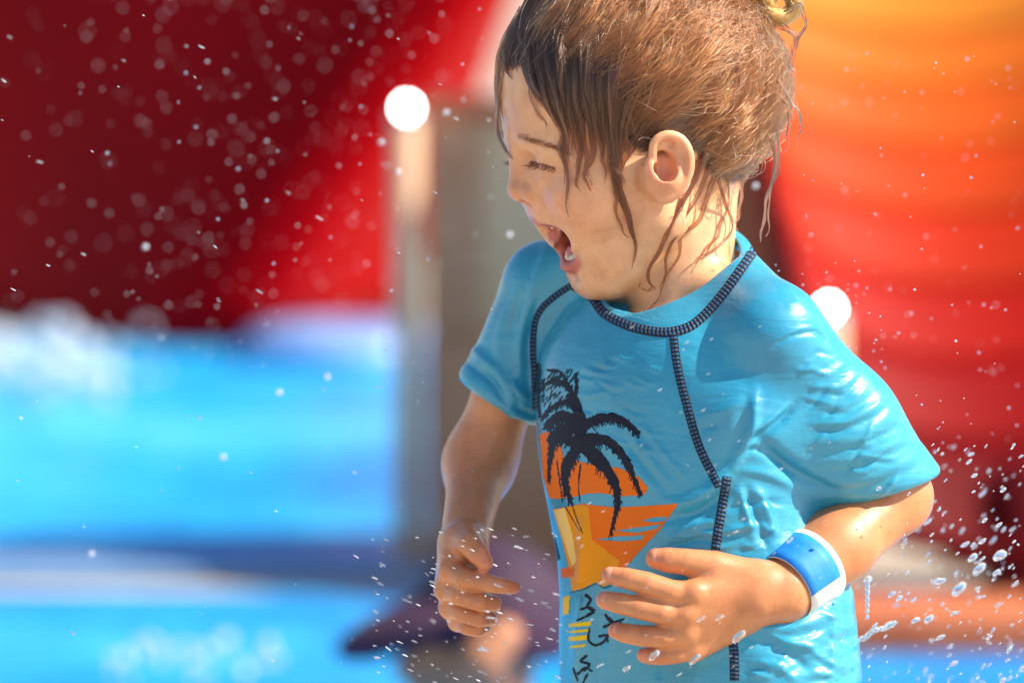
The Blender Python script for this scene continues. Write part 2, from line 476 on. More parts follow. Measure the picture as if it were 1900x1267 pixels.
# ---- skin colour: pigment differences, plus head light and crease shade painted in
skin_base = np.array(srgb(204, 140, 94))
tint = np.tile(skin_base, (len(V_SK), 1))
_hd = sstep(680, 520, V_SK[:, 1])[:, None]; tint = tint * (1 - _hd) + np.array(srgb(228, 180, 138)) * _hd      # brighter light on the head painted in as a paler base
def blend(mask, c):
    global tint
    tint = tint * (1 - mask[:, None]) + np.array(c) * mask[:, None]
near_head = np.nonzero(V_SK[:, 1] < 640)[0]
def headmask(fn):
    m = np.zeros(len(V_SK)); m[near_head] = fn(V_SK[near_head]); return m
for s in (0, 1):
    f_ = (lambda p: p) if s == 0 else mir
    blend(headmask(lambda P: .45 * np.exp(-(np.linalg.norm(P - f_(hd(1070, 375, 95)), axis=1) / 62) ** 2)), srgb(214, 128, 100))
    blend(headmask(lambda P: .5 * np.exp(-(np.linalg.norm(P - f_(hd(1240, 320, 212)), axis=1) / 52) ** 2)), srgb(216, 130, 100))
blend(headmask(lambda P: .4 * np.exp(-(np.linalg.norm(P - hd(962, 352), axis=1) / 36) ** 2)), srgb(206, 130, 104))
lipm = headmask(lambda P: np.maximum(1 - sstep(9, 17, pdist(P, spline(LIP_U, 15))), 1 - sstep(12, 20, pdist(P, spline(LIP_L, 15)))))
blend(lipm * .9, srgb(190, 92, 84))
def cav(P):
    d = P - hd(1066, 452); ca = HF * .86 - HU * .5; ca /= np.linalg.norm(ca); cb = np.cross(HL, ca); cb /= np.linalg.norm(cb)
    q = np.sqrt(((d @ ca) / 78) ** 2 + ((d @ cb) / 39) ** 2 + ((d @ HL) / 50) ** 2)
    return 1 - sstep(.98, 1.08, q)
blend(headmask(cav) * (1 - lipm), srgb(128, 34, 30))
for dct in (NEARF, FARF):
    for q_, (p_, r_) in dct.items():
        blend(.55 * np.exp(-(np.linalg.norm(V_SK - p_[-1], axis=1) / 22) ** 2), srgb(226, 138, 118))
        if q_ != 't': blend(.35 * np.exp(-(np.linalg.norm(V_SK - p_[2], axis=1) / 17) ** 2), srgb(196, 118, 86))
for q_, (p_, r_) in NEARF.items():       # shade of the finger joint creases painted as darker lines
    for j, k in ((2, .0), (3, .1)):
        ax_ = p_[j + 1] - p_[j - 1] if j + 1 < len(p_) else p_[j] - p_[j - 1]; ax_ = ax_ / np.linalg.norm(ax_)
        sd_ = np.cross(ax_, HN); sd_ /= np.linalg.norm(sd_)
        for dlt in (-5, 0, 5):
            c_ = p_[j] + ax_ * dlt + HN * r_[j] * .96
            blend(.2 * (1 - sstep(1.2, 4.5, pdist(V_SK, np.array([c_ - sd_ * (9 - abs(dlt)), c_ + sd_ * (9 - abs(dlt))])))), srgb(150, 84, 56))
# scalp under the hair
HL_PTS = np.array([hcoord(hd(*p)) for p in ((925, 98, 0), (945, 100, 40), (990, 140, 92), (1045, 205, 130), (1110, 240, 155), (1165, 268, 170), (1200, 288, 180), (1290, 285, 170), (1306, 322, 120), (1350, 340, 90), (1450, 330, 0))])
_o = np.argsort(HL_PTS[:, 0])
def scalp(P):
    f, u, l = hcoord(P)
    return sstep(-10, 10, u - np.interp(f, HL_PTS[_o, 0], HL_PTS[_o, 1])) * sstep(203, 197, np.abs(l))
SC = headmask(scalp)
blend(SC * .97, srgb(66, 42, 30))

m_skin = Mat('skin', rough=.42, Subsurface_Weight=.22, Subsurface_Scale=.006, Coat_Weight=.3, Coat_Roughness=.12)
m_skin.b.inputs['Subsurface Radius'].default_value = (1.0, .35, .2)
_a = m_skin.node('ShaderNodeAttribute', attribute_name='tint')
_n = m_skin.noise(55, 5, .6)
_r = m_skin.ramp(_n.outputs[0], [(.3, (.84, .75, .70)), (.7, (1.09, 1.08, 1.07))])
_r2 = m_skin.ramp(m_skin.noise(17, 4, .6, dist=.5).outputs[0], [(.36, (1.04, 1.04, 1.04)), (.64, (1.0, .88, .83))])
m_skin.base(m_skin.mix(1.0, m_skin.mix(1.0, _a.outputs['Color'], _r.outputs[0], 'MULTIPLY'), _r2.outputs[0], 'MULTIPLY'))
_p = m_skin.noise(900, 3, .6)
_p2 = m_skin.noise(140, 3, .6)
m_skin.normal(m_skin.bump(_p2.outputs[0], .17, .0012, m_skin.bump(_p.outputs[0], .22, .0004)))
_vo = m_skin.node('ShaderNodeTexVoronoi'); _vo.inputs['Scale'].default_value = 210; _tcv = m_skin.node('ShaderNodeTexCoord'); m_skin.link(_tcv.outputs['Object'], _vo.inputs['Vector'])
_dm = m_skin.ramp(_vo.outputs['Distance'], [(0, (1, 1, 1)), (.36, (0, 0, 0))]); _dm.color_ramp.interpolation = 'EASE'
_sx = m_skin.node('ShaderNodeSeparateColor'); m_skin.link(_vo.outputs['Color'], _sx.inputs[0])
_gt = m_skin.node('ShaderNodeMath', operation='GREATER_THAN'); _gt.inputs[1].default_value = .86; m_skin.link(_sx.outputs[0], _gt.inputs[0])
_ml = m_skin.node('ShaderNodeMath', operation='MULTIPLY'); m_skin.link(_dm.outputs[0], _ml.inputs[0]); m_skin.link(_gt.outputs[0], _ml.inputs[1])
_cb = m_skin.bump(_ml.outputs[0], .9, .0016); m_skin.link(_cb, m_skin.b.inputs['Coat Normal'])
_rr = m_skin.ramp(m_skin.noise(90, 4).outputs[0], [(.35, (.30,) * 3), (.65, (.5,) * 3)])
m_skin.link(_rr.outputs[0], m_skin.b.inputs['Roughness'])
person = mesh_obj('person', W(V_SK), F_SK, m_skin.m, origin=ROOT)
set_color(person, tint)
tag(person, 'laughing wet child in a blue swim shirt with wide open mouth and bent elbow', 'person')
def part(name, Vm, F, mat, parent=person, **kw):
    return mesh_obj(name, W(Vm) - ROOT, F, mat, parent, **kw)
# ---- one-piece swimsuit
def build_shirt():
    ax = (rng_axis((835, 1765, 3.6)), rng_axis((395, 1290, 3.6), (1290, 1420, 8)), rng_axis((-340, 0, 3.6), (0, 330, 4.4)))
    g = Field(*ax)
    C = g.cone
    g.apply(torso_fn(0, 500, 1400), (930, 500, -300), (1660, 1400, 300), 0)
    C(Q(1302, 472, 34), SH_N + np.array([-12, -6, 8]), 72, 84, 46); C(Q(1205, 460, 40), SH_F + np.array([6, -6, -8]), 70, 74, 46)
    # short legs
    C(Q(1428, 1120, -110), Q(1424, 1330, -112), 150, 160, 40); C(Q(1205, 1180, 115), Q(1210, 1330, 110), 150, 160, 40)
    g.cut((1580, 1263, 0), (0.16, 1, 0), (835, 1200, -340), (1765, 1420, 330), 8)
    C(Q(1428, 1215, -112), Q(1424, 1360, -112), 140, 150, 4, 'sub'); C(Q(1205, 1215, 112), Q(1210, 1360, 110), 140, 150, 4, 'sub')
    # sleeves, each sculpted alone and then blended in
    def sleeve(segs, hem, hn, hollow, k):
        h = Field(*ax)
        for a, b, ra, rb in segs: h.cone(a, b, ra, rb, 50)
        h.cut(hem, hn, (835, 395, -340), (1765, 1420, 330), 20)
        h.cone(*hollow, 4, 'sub')
        q = np.maximum(k - np.abs(g.F - h.F), 0) / k
        g.F = np.minimum(g.F, h.F) - q * q * (k / 4)
    m_ = Q(1560, 785, -118)
    sleeve([(Q(1385, 768, -172), Q(1545, 850, -125), 90, 86), (SH_N, m_, 88, 98), (m_, EL_N + np.array([26, 40, 14]), 98, 104)], Q(1640, 908, -60), (.27, .95, .10), (Q(1570, 805, -112), EL_N + np.array([40, 60, 18]), 74, 96), 44)
    m_ = Q(925, 745, 225)
    sleeve([(SH_F, m_, 80, 80), (m_, Q(886, 850, 260), 80, 88)], Q(924, 748, 225), (-.52, .85, .1), (Q(944, 695, 215), Q(882, 870, 265), 62, 80), 36)
    # collar: a soft standing band round the neck
    cc = Q(1246, 503, 4)
    cf = np.array([-80, 84, -84.]); cl = np.array([88, 26, -82.])
    ring = [cc + cf * math.cos(a) + cl * math.sin(a) for a in np.linspace(0, 2 * math.pi, 97)]
    low = [p + np.array([0, 26, 0]) + (p - cc) * .2 for p in ring]
    n_ = np.cross(cf, cl); n_ /= np.linalg.norm(n_); n_ = n_ if n_[1] < 0 else -n_
    fr = np.array([cf / np.linalg.norm(cf), cl / np.linalg.norm(cl), n_])
    # open the neck
    def tube(r0, r1, bot):
        def fn(x, y, z):
            d = [(x - cc[0]) * e[0] + (y - cc[1]) * e[1] + (z - cc[2]) * e[2] for e in fr]
            grow = 1 + np.maximum(d[2], 0) / 300
            q = np.sqrt((d[0] / (r0 * grow)) ** 2 + (d[1] / (r1 * grow)) ** 2)
            return np.maximum((q - 1) * r1, np.maximum(bot - d[2], d[2] - 240))
        return fn
    g.apply(tube(150, 131, -4), cc - 330, cc + 330, 8, 'sub')
    for i in range(96):
        C(ring[i], low[i], 7, 13, 6)
    g.apply(tube(134, 115, -40), cc - 330, cc + 330, 4, 'sub')
    V, F = g.mesh()
    V = smooth_mesh(V, F, 2)
    return V, F, ring, low
V_SH, F_SH, COL_RING, COL_LOW = build_shirt()
CAMM = np.array([950, 633.5, -DP])
def proj(P): k = DP / (DP + P[:, 2]); return np.stack([950 + (P[:, 0] - 950) * k, 633.5 + (P[:, 1] - 633.5) * k], 1)
# ---- folds: (polyline in photo pixels, width, height)
def pl(o, s, *pts): return [(o[0] + x / s, o[1] + y / s) for x, y in pts]
A_, s_ = (1240, 420), 2.346
FOLDS = [
    (pl(A_, s_, (450, 530), (530, 480), (640, 460), (700, 520)), 6, -5), (pl(A_, s_, (470, 500), (560, 455), (650, 440)), 7, 3),
    (pl(A_, s_, (580, 620), (650, 550), (720, 560)), 6, -5), (pl(A_, s_, (600, 600), (690, 640), (780, 590)), 7, 4),
    (pl(A_, s_, (640, 690), (740, 700), (820, 640)), 7, 5), (pl(A_, s_, (640, 720), (760, 735), (835, 660)), 5, -5),
    (pl(A_, s_, (680, 790), (790, 770), (870, 690)), 8, 6), (pl(A_, s_, (650, 810), (780, 810), (890, 730)), 6, -6),
    (pl(A_, s_, (630, 860), (770, 850), (890, 790), (930, 740)), 9, 6), (pl(A_, s_, (620, 890), (770, 885), (900, 830), (960, 770)), 7, -6),
    (pl(A_, s_, (610, 940), (760, 935), (900, 890), (990, 820)), 10, 6), (pl(A_, s_, (600, 975), (760, 975), (930, 910), (1020, 850)), 7, -6),
    (pl(A_, s_, (590, 1020), (760, 1020), (940, 960), (1060, 900)), 10, 6), (pl(A_, s_, (600, 1065), (760, 1065), (950, 1000), (1090, 930)), 8, -6),
    (pl(A_, s_, (680, 1110), (850, 1100), (1000, 1040), (1110, 980)), 9, 5), (pl(A_, s_, (680, 1150), (850, 1140), (1010, 1080), (1120, 1020)), 7, -5),
    (pl(A_, s_, (330, 945), (420, 900), (500, 830), (545, 780)), 8, -9), (pl(A_, s_, (370, 890), (450, 835), (530, 765)), 7, 6),
    (pl(A_, s_, (280, 1050), (330, 960), (368, 860), (380, 710)), 10, 10), (pl(A_, s_, (250, 1000), (310, 900), (340, 780)), 11, -6),
    (pl(A_, s_, (395, 925), (470, 1005), (590, 1095), (720, 1150)), 12, -16), (pl(A_, s_, (300, 1060), (420, 1075), (560, 1140)), 10, 6),
    (pl(A_, s_, (290, 1010), (360, 970), (420, 985)), 7, -7), (pl(A_, s_, (150, 830), (260, 790), (340, 740)), 10, 4), (pl(A_, s_, (140, 880), (230, 850)), 9, -4),
    ([(1236, 934), (1272, 934), (1304, 920), (1335, 896), (1360, 870)], 13, 12), ([(1240, 956), (1290, 950), (1330, 925), (1356, 900)], 14, -12),
    ([(1440, 1000), (1420, 940), (1400, 905)], 9, 7), ([(1400, 1010), (1385, 950), (1370, 905)], 8, 6), ([(1425, 1020), (1402, 960), (1385, 905)], 6, -6),
    ([(1345, 945), (1400, 930), (1460, 935)], 7, -5), ([(1350, 985), (1400, 975), (1440, 990)], 7, 5),
    ([(1240, 1000), (1290, 975), (1330, 965)], 7, 4), ([(1215, 1030), (1280, 1000), (1325, 995)], 7, -4), ([(1200, 960), (1250, 965), (1310, 950)], 8, -3),
    ([(1170, 800), (1205, 850), (1250, 905)], 6, 3), ([(1150, 830), (1185, 875), (1230, 925)], 6, 3), ([(1195, 790), (1230, 840), (1275, 890)], 6, 3), ([(1160, 815), (1195, 862), (1240, 915)], 5, -3),
    ([(1085, 950), (1088, 1010), (1078, 1085)], 12, 12), ([(1060, 960), (1060, 1020), (1055, 1080)], 12, -8), ([(1120, 960), (1118, 1020), (1102, 1080)], 14, -7),
    ([(1085, 1100), (1075, 1180), (1068, 1267)], 12, 7), ([(1110, 1100), (1112, 1180), (1100, 1267)], 14, -6), ([(1220, 1267), (1230, 1210), (1260, 1160)], 12, -9),
    # far sleeve
    ([(1020, 450), (985, 540), (965, 640), (985, 720)], 10, 6), ([(1000, 470), (965, 560), (945, 640)], 9, -5), ([(975, 520), (930, 610), (925, 680)], 9, 5),
    ([(1000, 560), (975, 650), (985, 760)], 8, -8), ([(880, 655), (930, 700), (960, 760)], 8, 7), ([(865, 672), (915, 712), (945, 765)], 7, -9), ([(870, 640), (905, 670), (935, 690)], 8, 4),
    ([(945, 700), (965, 730), (990, 740)], 8, 7), ([(950, 745), (970, 765), (992, 770)], 7, -9), ([(990, 590), (988, 660), (994, 740)], 10, -8), ([(930, 740), (955, 785), (985, 800)], 7, 6),
    # shorts
    ([(1400, 1150), (1450, 1140), (1520, 1120), (1580, 1085)], 9, -9), ([(1390, 1165), (1460, 1165), (1540, 1145)], 10, 7), ([(1420, 1200), (1460, 1210), (1500, 1240)], 10, -8),
    ([(1440, 1190), (1490, 1195), (1530, 1225)], 8, 7), ([(1400, 1230), (1440, 1235), (1480, 1262)], 9, 7), ([(1530, 1180), (1560, 1190), (1585, 1180)], 8, -6), ([(1540, 1130), (1545, 1190), (1540, 1262)], 9, 6),
    ([(1350, 1150), (1290, 1180), (1230, 1190)], 9, -7), ([(1370, 1190), (1310, 1215), (1240, 1225)], 10, 5), ([(1560, 1100), (1570, 1160), (1572, 1220)], 7, -5), ([(1500, 1100), (1480, 1140), (1440, 1170)], 8, -6),
]
_fr = np.random.default_rng(8)
FOLDS = [(l, w * _fr.uniform(.6, 1.0), h * _fr.uniform(.35, .95)) if (min(p[0] for p in l) > 1425 and max(p[1] for p in l) < 930 and abs(h) < 8) else (l, w, h) for l, w, h in FOLDS]
for i in range(30):      # thin irregular pull lines over the near sleeve
    x = 1490 + 170 * _fr.random(); y = 660 + (x - 1490) * .9 + _fr.uniform(-10, 130); L = _fr.uniform(18, 70); a = _fr.normal(-.5, .3)
    FOLDS.append(([(x - L / 2 * math.cos(a), y - L / 2 * math.sin(a)), (x, y + _fr.uniform(-2, 7)), (x + L / 2 * math.cos(a), y + L / 2 * math.sin(a))], _fr.uniform(3.4, 5), _fr.uniform(1.5, 3.4) * _fr.choice((1, 1, -1))))
for i in range(26):      # fine wet wrinkles across the chest
    x = 1070 + 150 * random.random(); y = 655 + 185 * random.random(); L = 22 + 40 * random.random(); t = .16 + .1 * random.random() + (x - 1070) / 600
    FOLDS.append(([(x - L / 2, y - L / 2 * t), (x, y + 3), (x + L / 2, y + L / 2 * t - 2)], 4.2, 2.2 * random.choice((1, 1, -1))))
for i in range(22):      # and over the flank and the lower leg of the suit
    x = 1240 + 190 * random.random(); y = 955 + 75 * random.random(); L = 30 + 40 * random.random(); t = -.3 + .3 * random.random()
    FOLDS.append(([(x - L / 2, y - L / 2 * t), (x, y + 3), (x + L / 2, y + L / 2 * t)], 4.5, 3 * random.choice((1, -1))))
for i in range(34):
    x = 1385 + 190 * random.random(); y = 1120 + 140 * random.random(); L = 24 + 50 * random.random(); t = -.8 + 1.5 * random.random()
    FOLDS.append(([(x - L / 2, y - L / 2 * t), (x, y + 4), (x + L / 2, y + L / 2 * t)], 5, 3.0 * random.choice((1, -1))))
N_SH = normals(V_SH, F_SH)
def fold_displace(V, N):
    p2 = proj(V); disp = np.zeros(len(V))
    face = sstep(.25, -.15, N[:, 2])
    for line, wd, h in FOLDS:
        L = spline(np.array(line, float), 4 * len(line))
        lo, hi = L.min(0) - 3 * wd, L.max(0) + 3 * wd
        ix = np.nonzero((p2[:, 0] > lo[0]) & (p2[:, 0] < hi[0]) & (p2[:, 1] > lo[1]) & (p2[:, 1] < hi[1]))[0]
        if not len(ix): continue
        P = p2[ix]; best = np.full(len(ix), 1e9); tt = np.zeros(len(ix))
        for j, (a, b) in enumerate(zip(L[:-1], L[1:])):
            ab = b - a; t = np.clip(((P - a) @ ab) / (ab @ ab + 1e-9), 0, 1)
            d = np.linalg.norm(P - a - t[:, None] * ab, axis=1); m = d < best
            best[m] = d[m]; tt[m] = ((j + t) / (len(L) - 1))[m]
        disp[ix] += h * np.exp(-(best / wd) ** 2) * np.sin(np.pi * np.clip(tt, .03, .97)) ** .6
    return V + N * (disp * face)[:, None]
V_SH = fold_displace(V_SH, N_SH)
V_SH = smooth_mesh(V_SH, F_SH, 1, .35)
BV_SH = bvh_of(V_SH, F_SH)
BV_SK = bvh_of(V_SK, F_SK)
def cast(bv, px, py, lift=0.):
    d = Vector(Q(px, py, 0) - CAMM).normalized()
    h, n, i, _ = bv.ray_cast(Vector(CAMM), d)
    if h is None: return None, None
    n = np.array(n); n = n if n[2] < 0 else -n
    return np.array(h) + n * lift, n

m_suit = Mat('wet_nylon', base=srgb(36, 142, 196), rough=.3, Coat_Weight=.3, Coat_Roughness=.14)
_n1 = m_suit.noise(9, 4, .6)
_c = m_suit.ramp(_n1.outputs[0], [(.3, srgb(44, 144, 182)), (.7, srgb(62, 166, 194))])
_wp = m_suit.ramp(m_suit.noise(14, 5, .6, dist=.6).outputs[0], [(.46, (1, 1, 1)), (.6, (.78, .84, .86))])
m_suit.base(m_suit.mix(1.0, _c.outputs[0], _wp.outputs[0], 'MULTIPLY'))
_tc = m_suit.node('ShaderNodeTexCoord'); _mp = m_suit.node('ShaderNodeMapping'); _mp.inputs['Scale'].default_value = (28, 28, 95); _mp.inputs['Rotation'].default_value = (0, R(14), R(20))
m_suit.link(_tc.outputs['Object'], _mp.inputs[0])
_w = m_suit.noise(1.0, 3, .5, _mp.outputs[0], .6)
_wv = m_suit.noise(4200, 1, .5)
m_suit.normal(m_suit.bump(_w.outputs[0], .28, .004, m_suit.bump(_wv.outputs[0], .12, .0003)))
_rr = m_suit.ramp(m_suit.noise(60, 5).outputs[0], [(.4, (.22,) * 3), (.62, (.44,) * 3)])
m_suit.link(_rr.outputs[0], m_suit.b.inputs['Roughness'])
shirt = part('swimsuit', V_SH, F_SH, m_suit.m)
shirt['label'] = 'blue short sleeved one piece swimsuit with dark seams and palm print'

# ---- flat seams with ladder stitching
m_seam = Mat('seam_thread', base=srgb(22, 26, 48), rough=.7)
_uv = m_seam.node('ShaderNodeUVMap'); _sp = m_seam.node('ShaderNodeSeparateXYZ'); m_seam.link(_uv.outputs[0], _sp.inputs[0])
def mth(m, op, a, b=None, c=None):
    n = m.node('ShaderNodeMath', operation=op)
    for i, v in enumerate((a, b, c)):
        if v is None: continue
        if isinstance(v, (int, float)): n.inputs[i].default_value = v
        else: m.link(v, n.inputs[i])
    return n.outputs[0]
_st = mth(m_seam, 'SINE', mth(m_seam, 'MULTIPLY', _sp.outputs[0], 2 * math.pi))
_gap = mth(m_seam, 'GREATER_THAN', _st, .45)
_mid = mth(m_seam, 'ABSOLUTE', mth(m_seam, 'SUBTRACT', _sp.outputs[1], .5))
_in1 = mth(m_seam, 'MULTIPLY', mth(m_seam, 'LESS_THAN', _mid, .36), mth(m_seam, 'GREATER_THAN', _mid, .07))
_hole = mth(m_seam, 'MULTIPLY', _gap, _in1)
m_seam.base(m_seam.mix(_hole, srgb(20, 23, 42), srgb(36, 110, 160)))
m_seam.normal(m_seam.bump(_st, .5, .0006))
SEAMS = [([(1062, 528), (1098, 552), (1120, 580), (1160, 602), (1205, 614), (1245, 616), (1285, 603), (1325, 566), (1365, 514), (1404, 458)], 18),
         ([(1064, 527), (1032, 548), (1004, 574), (992, 603), (989, 650), (992, 700), (994, 760)], 12),
         ([(1249, 618), (1257, 680), (1274, 750), (1298, 830), (1334, 902)], 16),
         ([(1349, 884), (1340, 940), (1328, 1018), (1330, 1090), (1350, 1160), (1361, 1200), (1363, 1262)], 17)]
for line, wd in SEAMS:
    L = spline(np.array(line, float), 40 * len(line))
    T = np.gradient(L, axis=0); T /= np.linalg.norm(T, axis=1, keepdims=True); Nn = np.stack([-T[:, 1], T[:, 0]], 1)
    s_len = np.concatenate([[0], np.cumsum(np.linalg.norm(np.diff(L, axis=0), axis=1))])
    verts, uvs, faces, K = [], [], [], 7
    hits = []
    for i in range(len(L)):
        row = []
        for j in range(K):
            o = (j / (K - 1) - .5) * wd
            h, n = cast(BV_SH, L[i, 0] + Nn[i, 0] * o, L[i, 1] + Nn[i, 1] * o)
            row.append(None if h is None else h + n * (.6 + 2.2 * (1 - abs(2 * j / (K - 1) - 1) ** 3)))
        hits.append(row)
    idx = {}
    for i, row in enumerate(hits):
        for j, h in enumerate(row):
            if h is not None:
                idx[i, j] = len(verts); verts.append(h); uvs.append((s_len[i] / 7.5, j / (K - 1)))
    for i in range(len(L) - 1):
        for j in range(K - 1):
            q = [idx.get(k) for k in ((i, j), (i + 1, j), (i + 1, j + 1), (i, j + 1))]
            if None in q: continue
            P = [verts[k] for k in q]
            if max(np.linalg.norm(P[0] - P[2]), np.linalg.norm(P[1] - P[3])) > 26: continue
            faces.append(q)
    part('seam', verts, np.array(faces), m_seam.m, shirt, uv=uvs)

# ---- printed palms, sunset and scribble on the front
CELL = 1.15
gx = np.arange(984, 1266, CELL); gy = np.arange(668, 1267, CELL)
PX, PY = np.meshgrid(gx, gy)
lay = np.zeros(PX.shape, int)
pr = np.random.default_rng(5)
jx = PX + 0; jy = PY + 0
def poly(pts, c):
    P = np.array(pts, float); ins = np.zeros(PX.shape, bool); j = len(P) - 1
    for i in range(len(P)):
        xi, yi, xj, yj = *P[i], *P[j]
        with np.errstate(divide='ignore', invalid='ignore'):
            ins ^= ((yi > jy) != (yj > jy)) & (jx < (xj - xi) * (jy - yi) / (yj - yi + 1e-9) + xi)
        j = i
    lay[ins] = c
def stroke(pts, w0, w1, c, rag=0.):
    L = spline(np.array(pts, float), 8 * len(pts)); n = len(L)
    for i in range(n - 1):
        a, b = L[i], L[i + 1]; r = (w0 + (w1 - w0) * i / n) / 2 * (1 + rag * (pr.random() - .5))
        x0, x1 = sorted((a[0], b[0])); y0, y1 = sorted((a[1], b[1]))
        sl = (slice(max(int((y0 - r - gy[0]) / CELL), 0), max(int((y1 + r - gy[0]) / CELL) + 2, 0)), slice(max(int((x0 - r - gx[0]) / CELL), 0), max(int((x1 + r - gx[0]) / CELL) + 2, 0)))
        X, Y = jx[sl], jy[sl]
        if not X.size: continue
        ab = b - a; t = np.clip(((X - a[0]) * ab[0] + (Y - a[1]) * ab[1]) / (ab @ ab + 1e-9), 0, 1)
        lay[sl][np.hypot(X - a[0] - t * ab[0], Y - a[1] - t * ab[1]) < r] = c
def frond(pts, w0, w1, drop):
    """a ragged palm frond: a spine with many short leaflets hanging from it"""
    stroke(pts, w0 * 1.15, w1 * 1.2, 1, .7)
    L = spline(np.array(pts, float), 60)
    T = np.gradient(L, axis=0)
    for i in range(2, 60):
        for s in (-1, 1):
            if pr.random() < .25: continue
            t = T[i] / (np.linalg.norm(T[i]) + 1e-9); nrm = np.array([-t[1], t[0]]) * s
            ln = (w0 + (w1 - w0) * i / 60) * (.5 + .7 * pr.random())
            e = L[i] + nrm * ln * .8 + t * ln * .5 + np.array([0, drop * pr.random()])
            stroke([L[i], e], 2.8, 1.6, 1)
poly([(1002, 806), (1016, 800), (1036, 808), (1046, 848), (1100, 862), (1150, 868), (1186, 885), (1203, 905), (1195, 918), (1160, 920), (1110, 914), (1060, 922), (1020, 926), (1008, 880)], 2)
poly([(1026, 945), (1060, 938), (1080, 934), (1140, 941), (1200, 938), (1258, 934), (1225, 982), (1180, 1030), (1142, 1076), (1120, 1088), (1104, 1080), (1085, 1090), (1062, 1097), (1054, 1040), (1040, 990)], 2)
poly([(1026, 945), (1078, 936), (1092, 940), (1098, 1000), (1150, 1040), (1138, 1078), (1120, 1088), (1104, 1080), (1085, 1090), (1062, 1097), (1054, 1040), (1040, 990)], 3)
poly([(1028, 946), (1048, 942), (1062, 990), (1070, 1040), (1062, 1050), (1046, 1000)], 4)
for y0, y1, x0, x1 in ((985, 975, 1140, 1226), (1001, 996, 1104, 1196), (966, 961, 1190, 1240)):
    poly([(x0, y0 - 1), ((x0 + x1) / 2, y0 - 7), (x1, y1 - 3), (x1 - 6, y1 + 5), ((x0 + x1) / 2, y0 + 3)], 0)
stroke([(1008, 925), (1050, 930), (1100, 918), (1150, 928), (1205, 924)], 9, 5, 0, .5)
poly([(1022, 1000), (1030, 998), (1040, 1036), (1034, 1040), (1026, 1030)], 1)
poly([(1040, 1054), (1066, 1052), (1068, 1068), (1042, 1072)], 2)
for a in ((1044, 1104, 1058, 1138), (1056, 1152, 1098, 1160), (1056, 1166, 1096, 1171), (1056, 1177, 1092, 1186), (1058, 1194, 1088, 1199)):
    poly([(a[0], a[1] + 4), (a[2], a[1]), (a[2] - 2, a[3]), (a[0], a[3] + 3)], 5)
stroke([(1060, 1098), (1085, 1092), (1106, 1082), (1124, 1090), (1146, 1076)], 3, 3, 6)
stroke([(1128, 1060), (1140, 1058), (1146, 1072)], 2.5, 2.5, 6)
for pts, w0, w1, dr in (
        ([(1084, 788), (1123, 774), (1153, 779), (1186, 802)], 15, 6, 8), ([(1089, 813), (1128, 818), (1158, 848), (1173, 878), (1189, 916)], 15, 5, 10),
        ([(1090, 832), (1128, 873), (1143, 902), (1146, 937), (1133, 991)], 20, 3, 14), ([(1074, 828), (1054, 858), (1049, 892), (1059, 927)], 18, 5, 14),
        ([(1072, 813), (1036, 812), (1023, 838), (1019, 887)], 17, 3, 12), ([(1072, 783), (1039, 772), (1014, 790)], 17, 8, 10),
        ([(1072, 800), (1040, 795), (1018, 815)], 14, 5, 8), ([(1076, 752), (1050, 744), (1022, 756), (1006, 775)], 14, 5, 8),
        ([(1066, 736), (1048, 712), (1020, 708), (1000, 728)], 12, 5, 6), ([(1066, 740), (1056, 716), (1040, 690), (1016, 686)], 9, 4, 4), ([(1062, 742), (1070, 720), (1068, 694)], 9, 4, 4),
        ([(1000, 678), (997, 720), (1002, 770)], 12, 5, 6)):
    k_ = .55 if pts[-1][1] < 776 and pts[-1][0] < 1080 else 1
    frond(pts, w0 * k_, w1 * k_, dr)
stroke([(1080, 826), (1079, 788), (1070, 756), (1062, 735)], 20, 15, 1, .5)
stroke([(1060, 815), (1100, 820)], 26, 20, 1, .4)
for a in (([(1034, 855), (1040, 900), (1044, 930)], 3), ([(1078, 860), (1074, 900), (1076, 930)], 3), ([(1060, 930), (1070, 960), (1082, 990)], 2.5), ([(1050, 940), (1066, 968), (1076, 985)], 2), ([(1022, 850), (1021, 900)], 3)):
    stroke(a[0], a[1], a[1] * .6, 1, .8)
for k in range(70):
    x, y = 1002 + 72 * pr.random(), 682 + 66 * pr.random(); a = 1.9 + .5 * pr.random(); ln = 6 + 8 * pr.random()
    stroke([(x, y), (x + ln * math.cos(a), y + ln * math.sin(a))], 2.2, 1.5, 1)
for pts, w in (([(1124, 1140), (1134, 1160), (1122, 1188), (1104, 1196), (1092, 1186), (1094, 1166)], 5), ([(1122, 1162), (1140, 1154), (1158, 1148)], 5), ([(1130, 1146), (1146, 1160), (1152, 1154)], 4), ([(1112, 1180), (1124, 1178), (1128, 1190)], 4),
               ([(1088, 1104), (1096, 1112), (1090, 1124), (1100, 1134), (1090, 1140)], 5), ([(1078, 1130), (1092, 1126), (1104, 1132)], 4), ([(1072, 1150), (1090, 1142), (1102, 1136)], 4),
               ([(1088, 1216), (1078, 1226), (1094, 1232), (1084, 1244)], 5), ([(1072, 1250), (1086, 1238), (1098, 1244)], 4), ([(1064, 1240), (1072, 1262)], 4), ([(1090, 1250), (1082, 1266)], 4)):
    stroke(pts, w, w * .7, 1, .5)
wear = pr.random(lay.shape)
PAL = {1: srgb(20, 24, 44), 2: srgb(236, 112, 14), 3: srgb(238, 152, 16), 4: srgb(246, 206, 120), 5: srgb(240, 200, 20), 6: srgb(20, 110, 130)}
m_print = Mat('screen_print', rough=.5, Specular_IOR_Level=.2)
_a = m_print.node('ShaderNodeAttribute', attribute_name='tint'); m_print.base(_a.outputs['Color'])
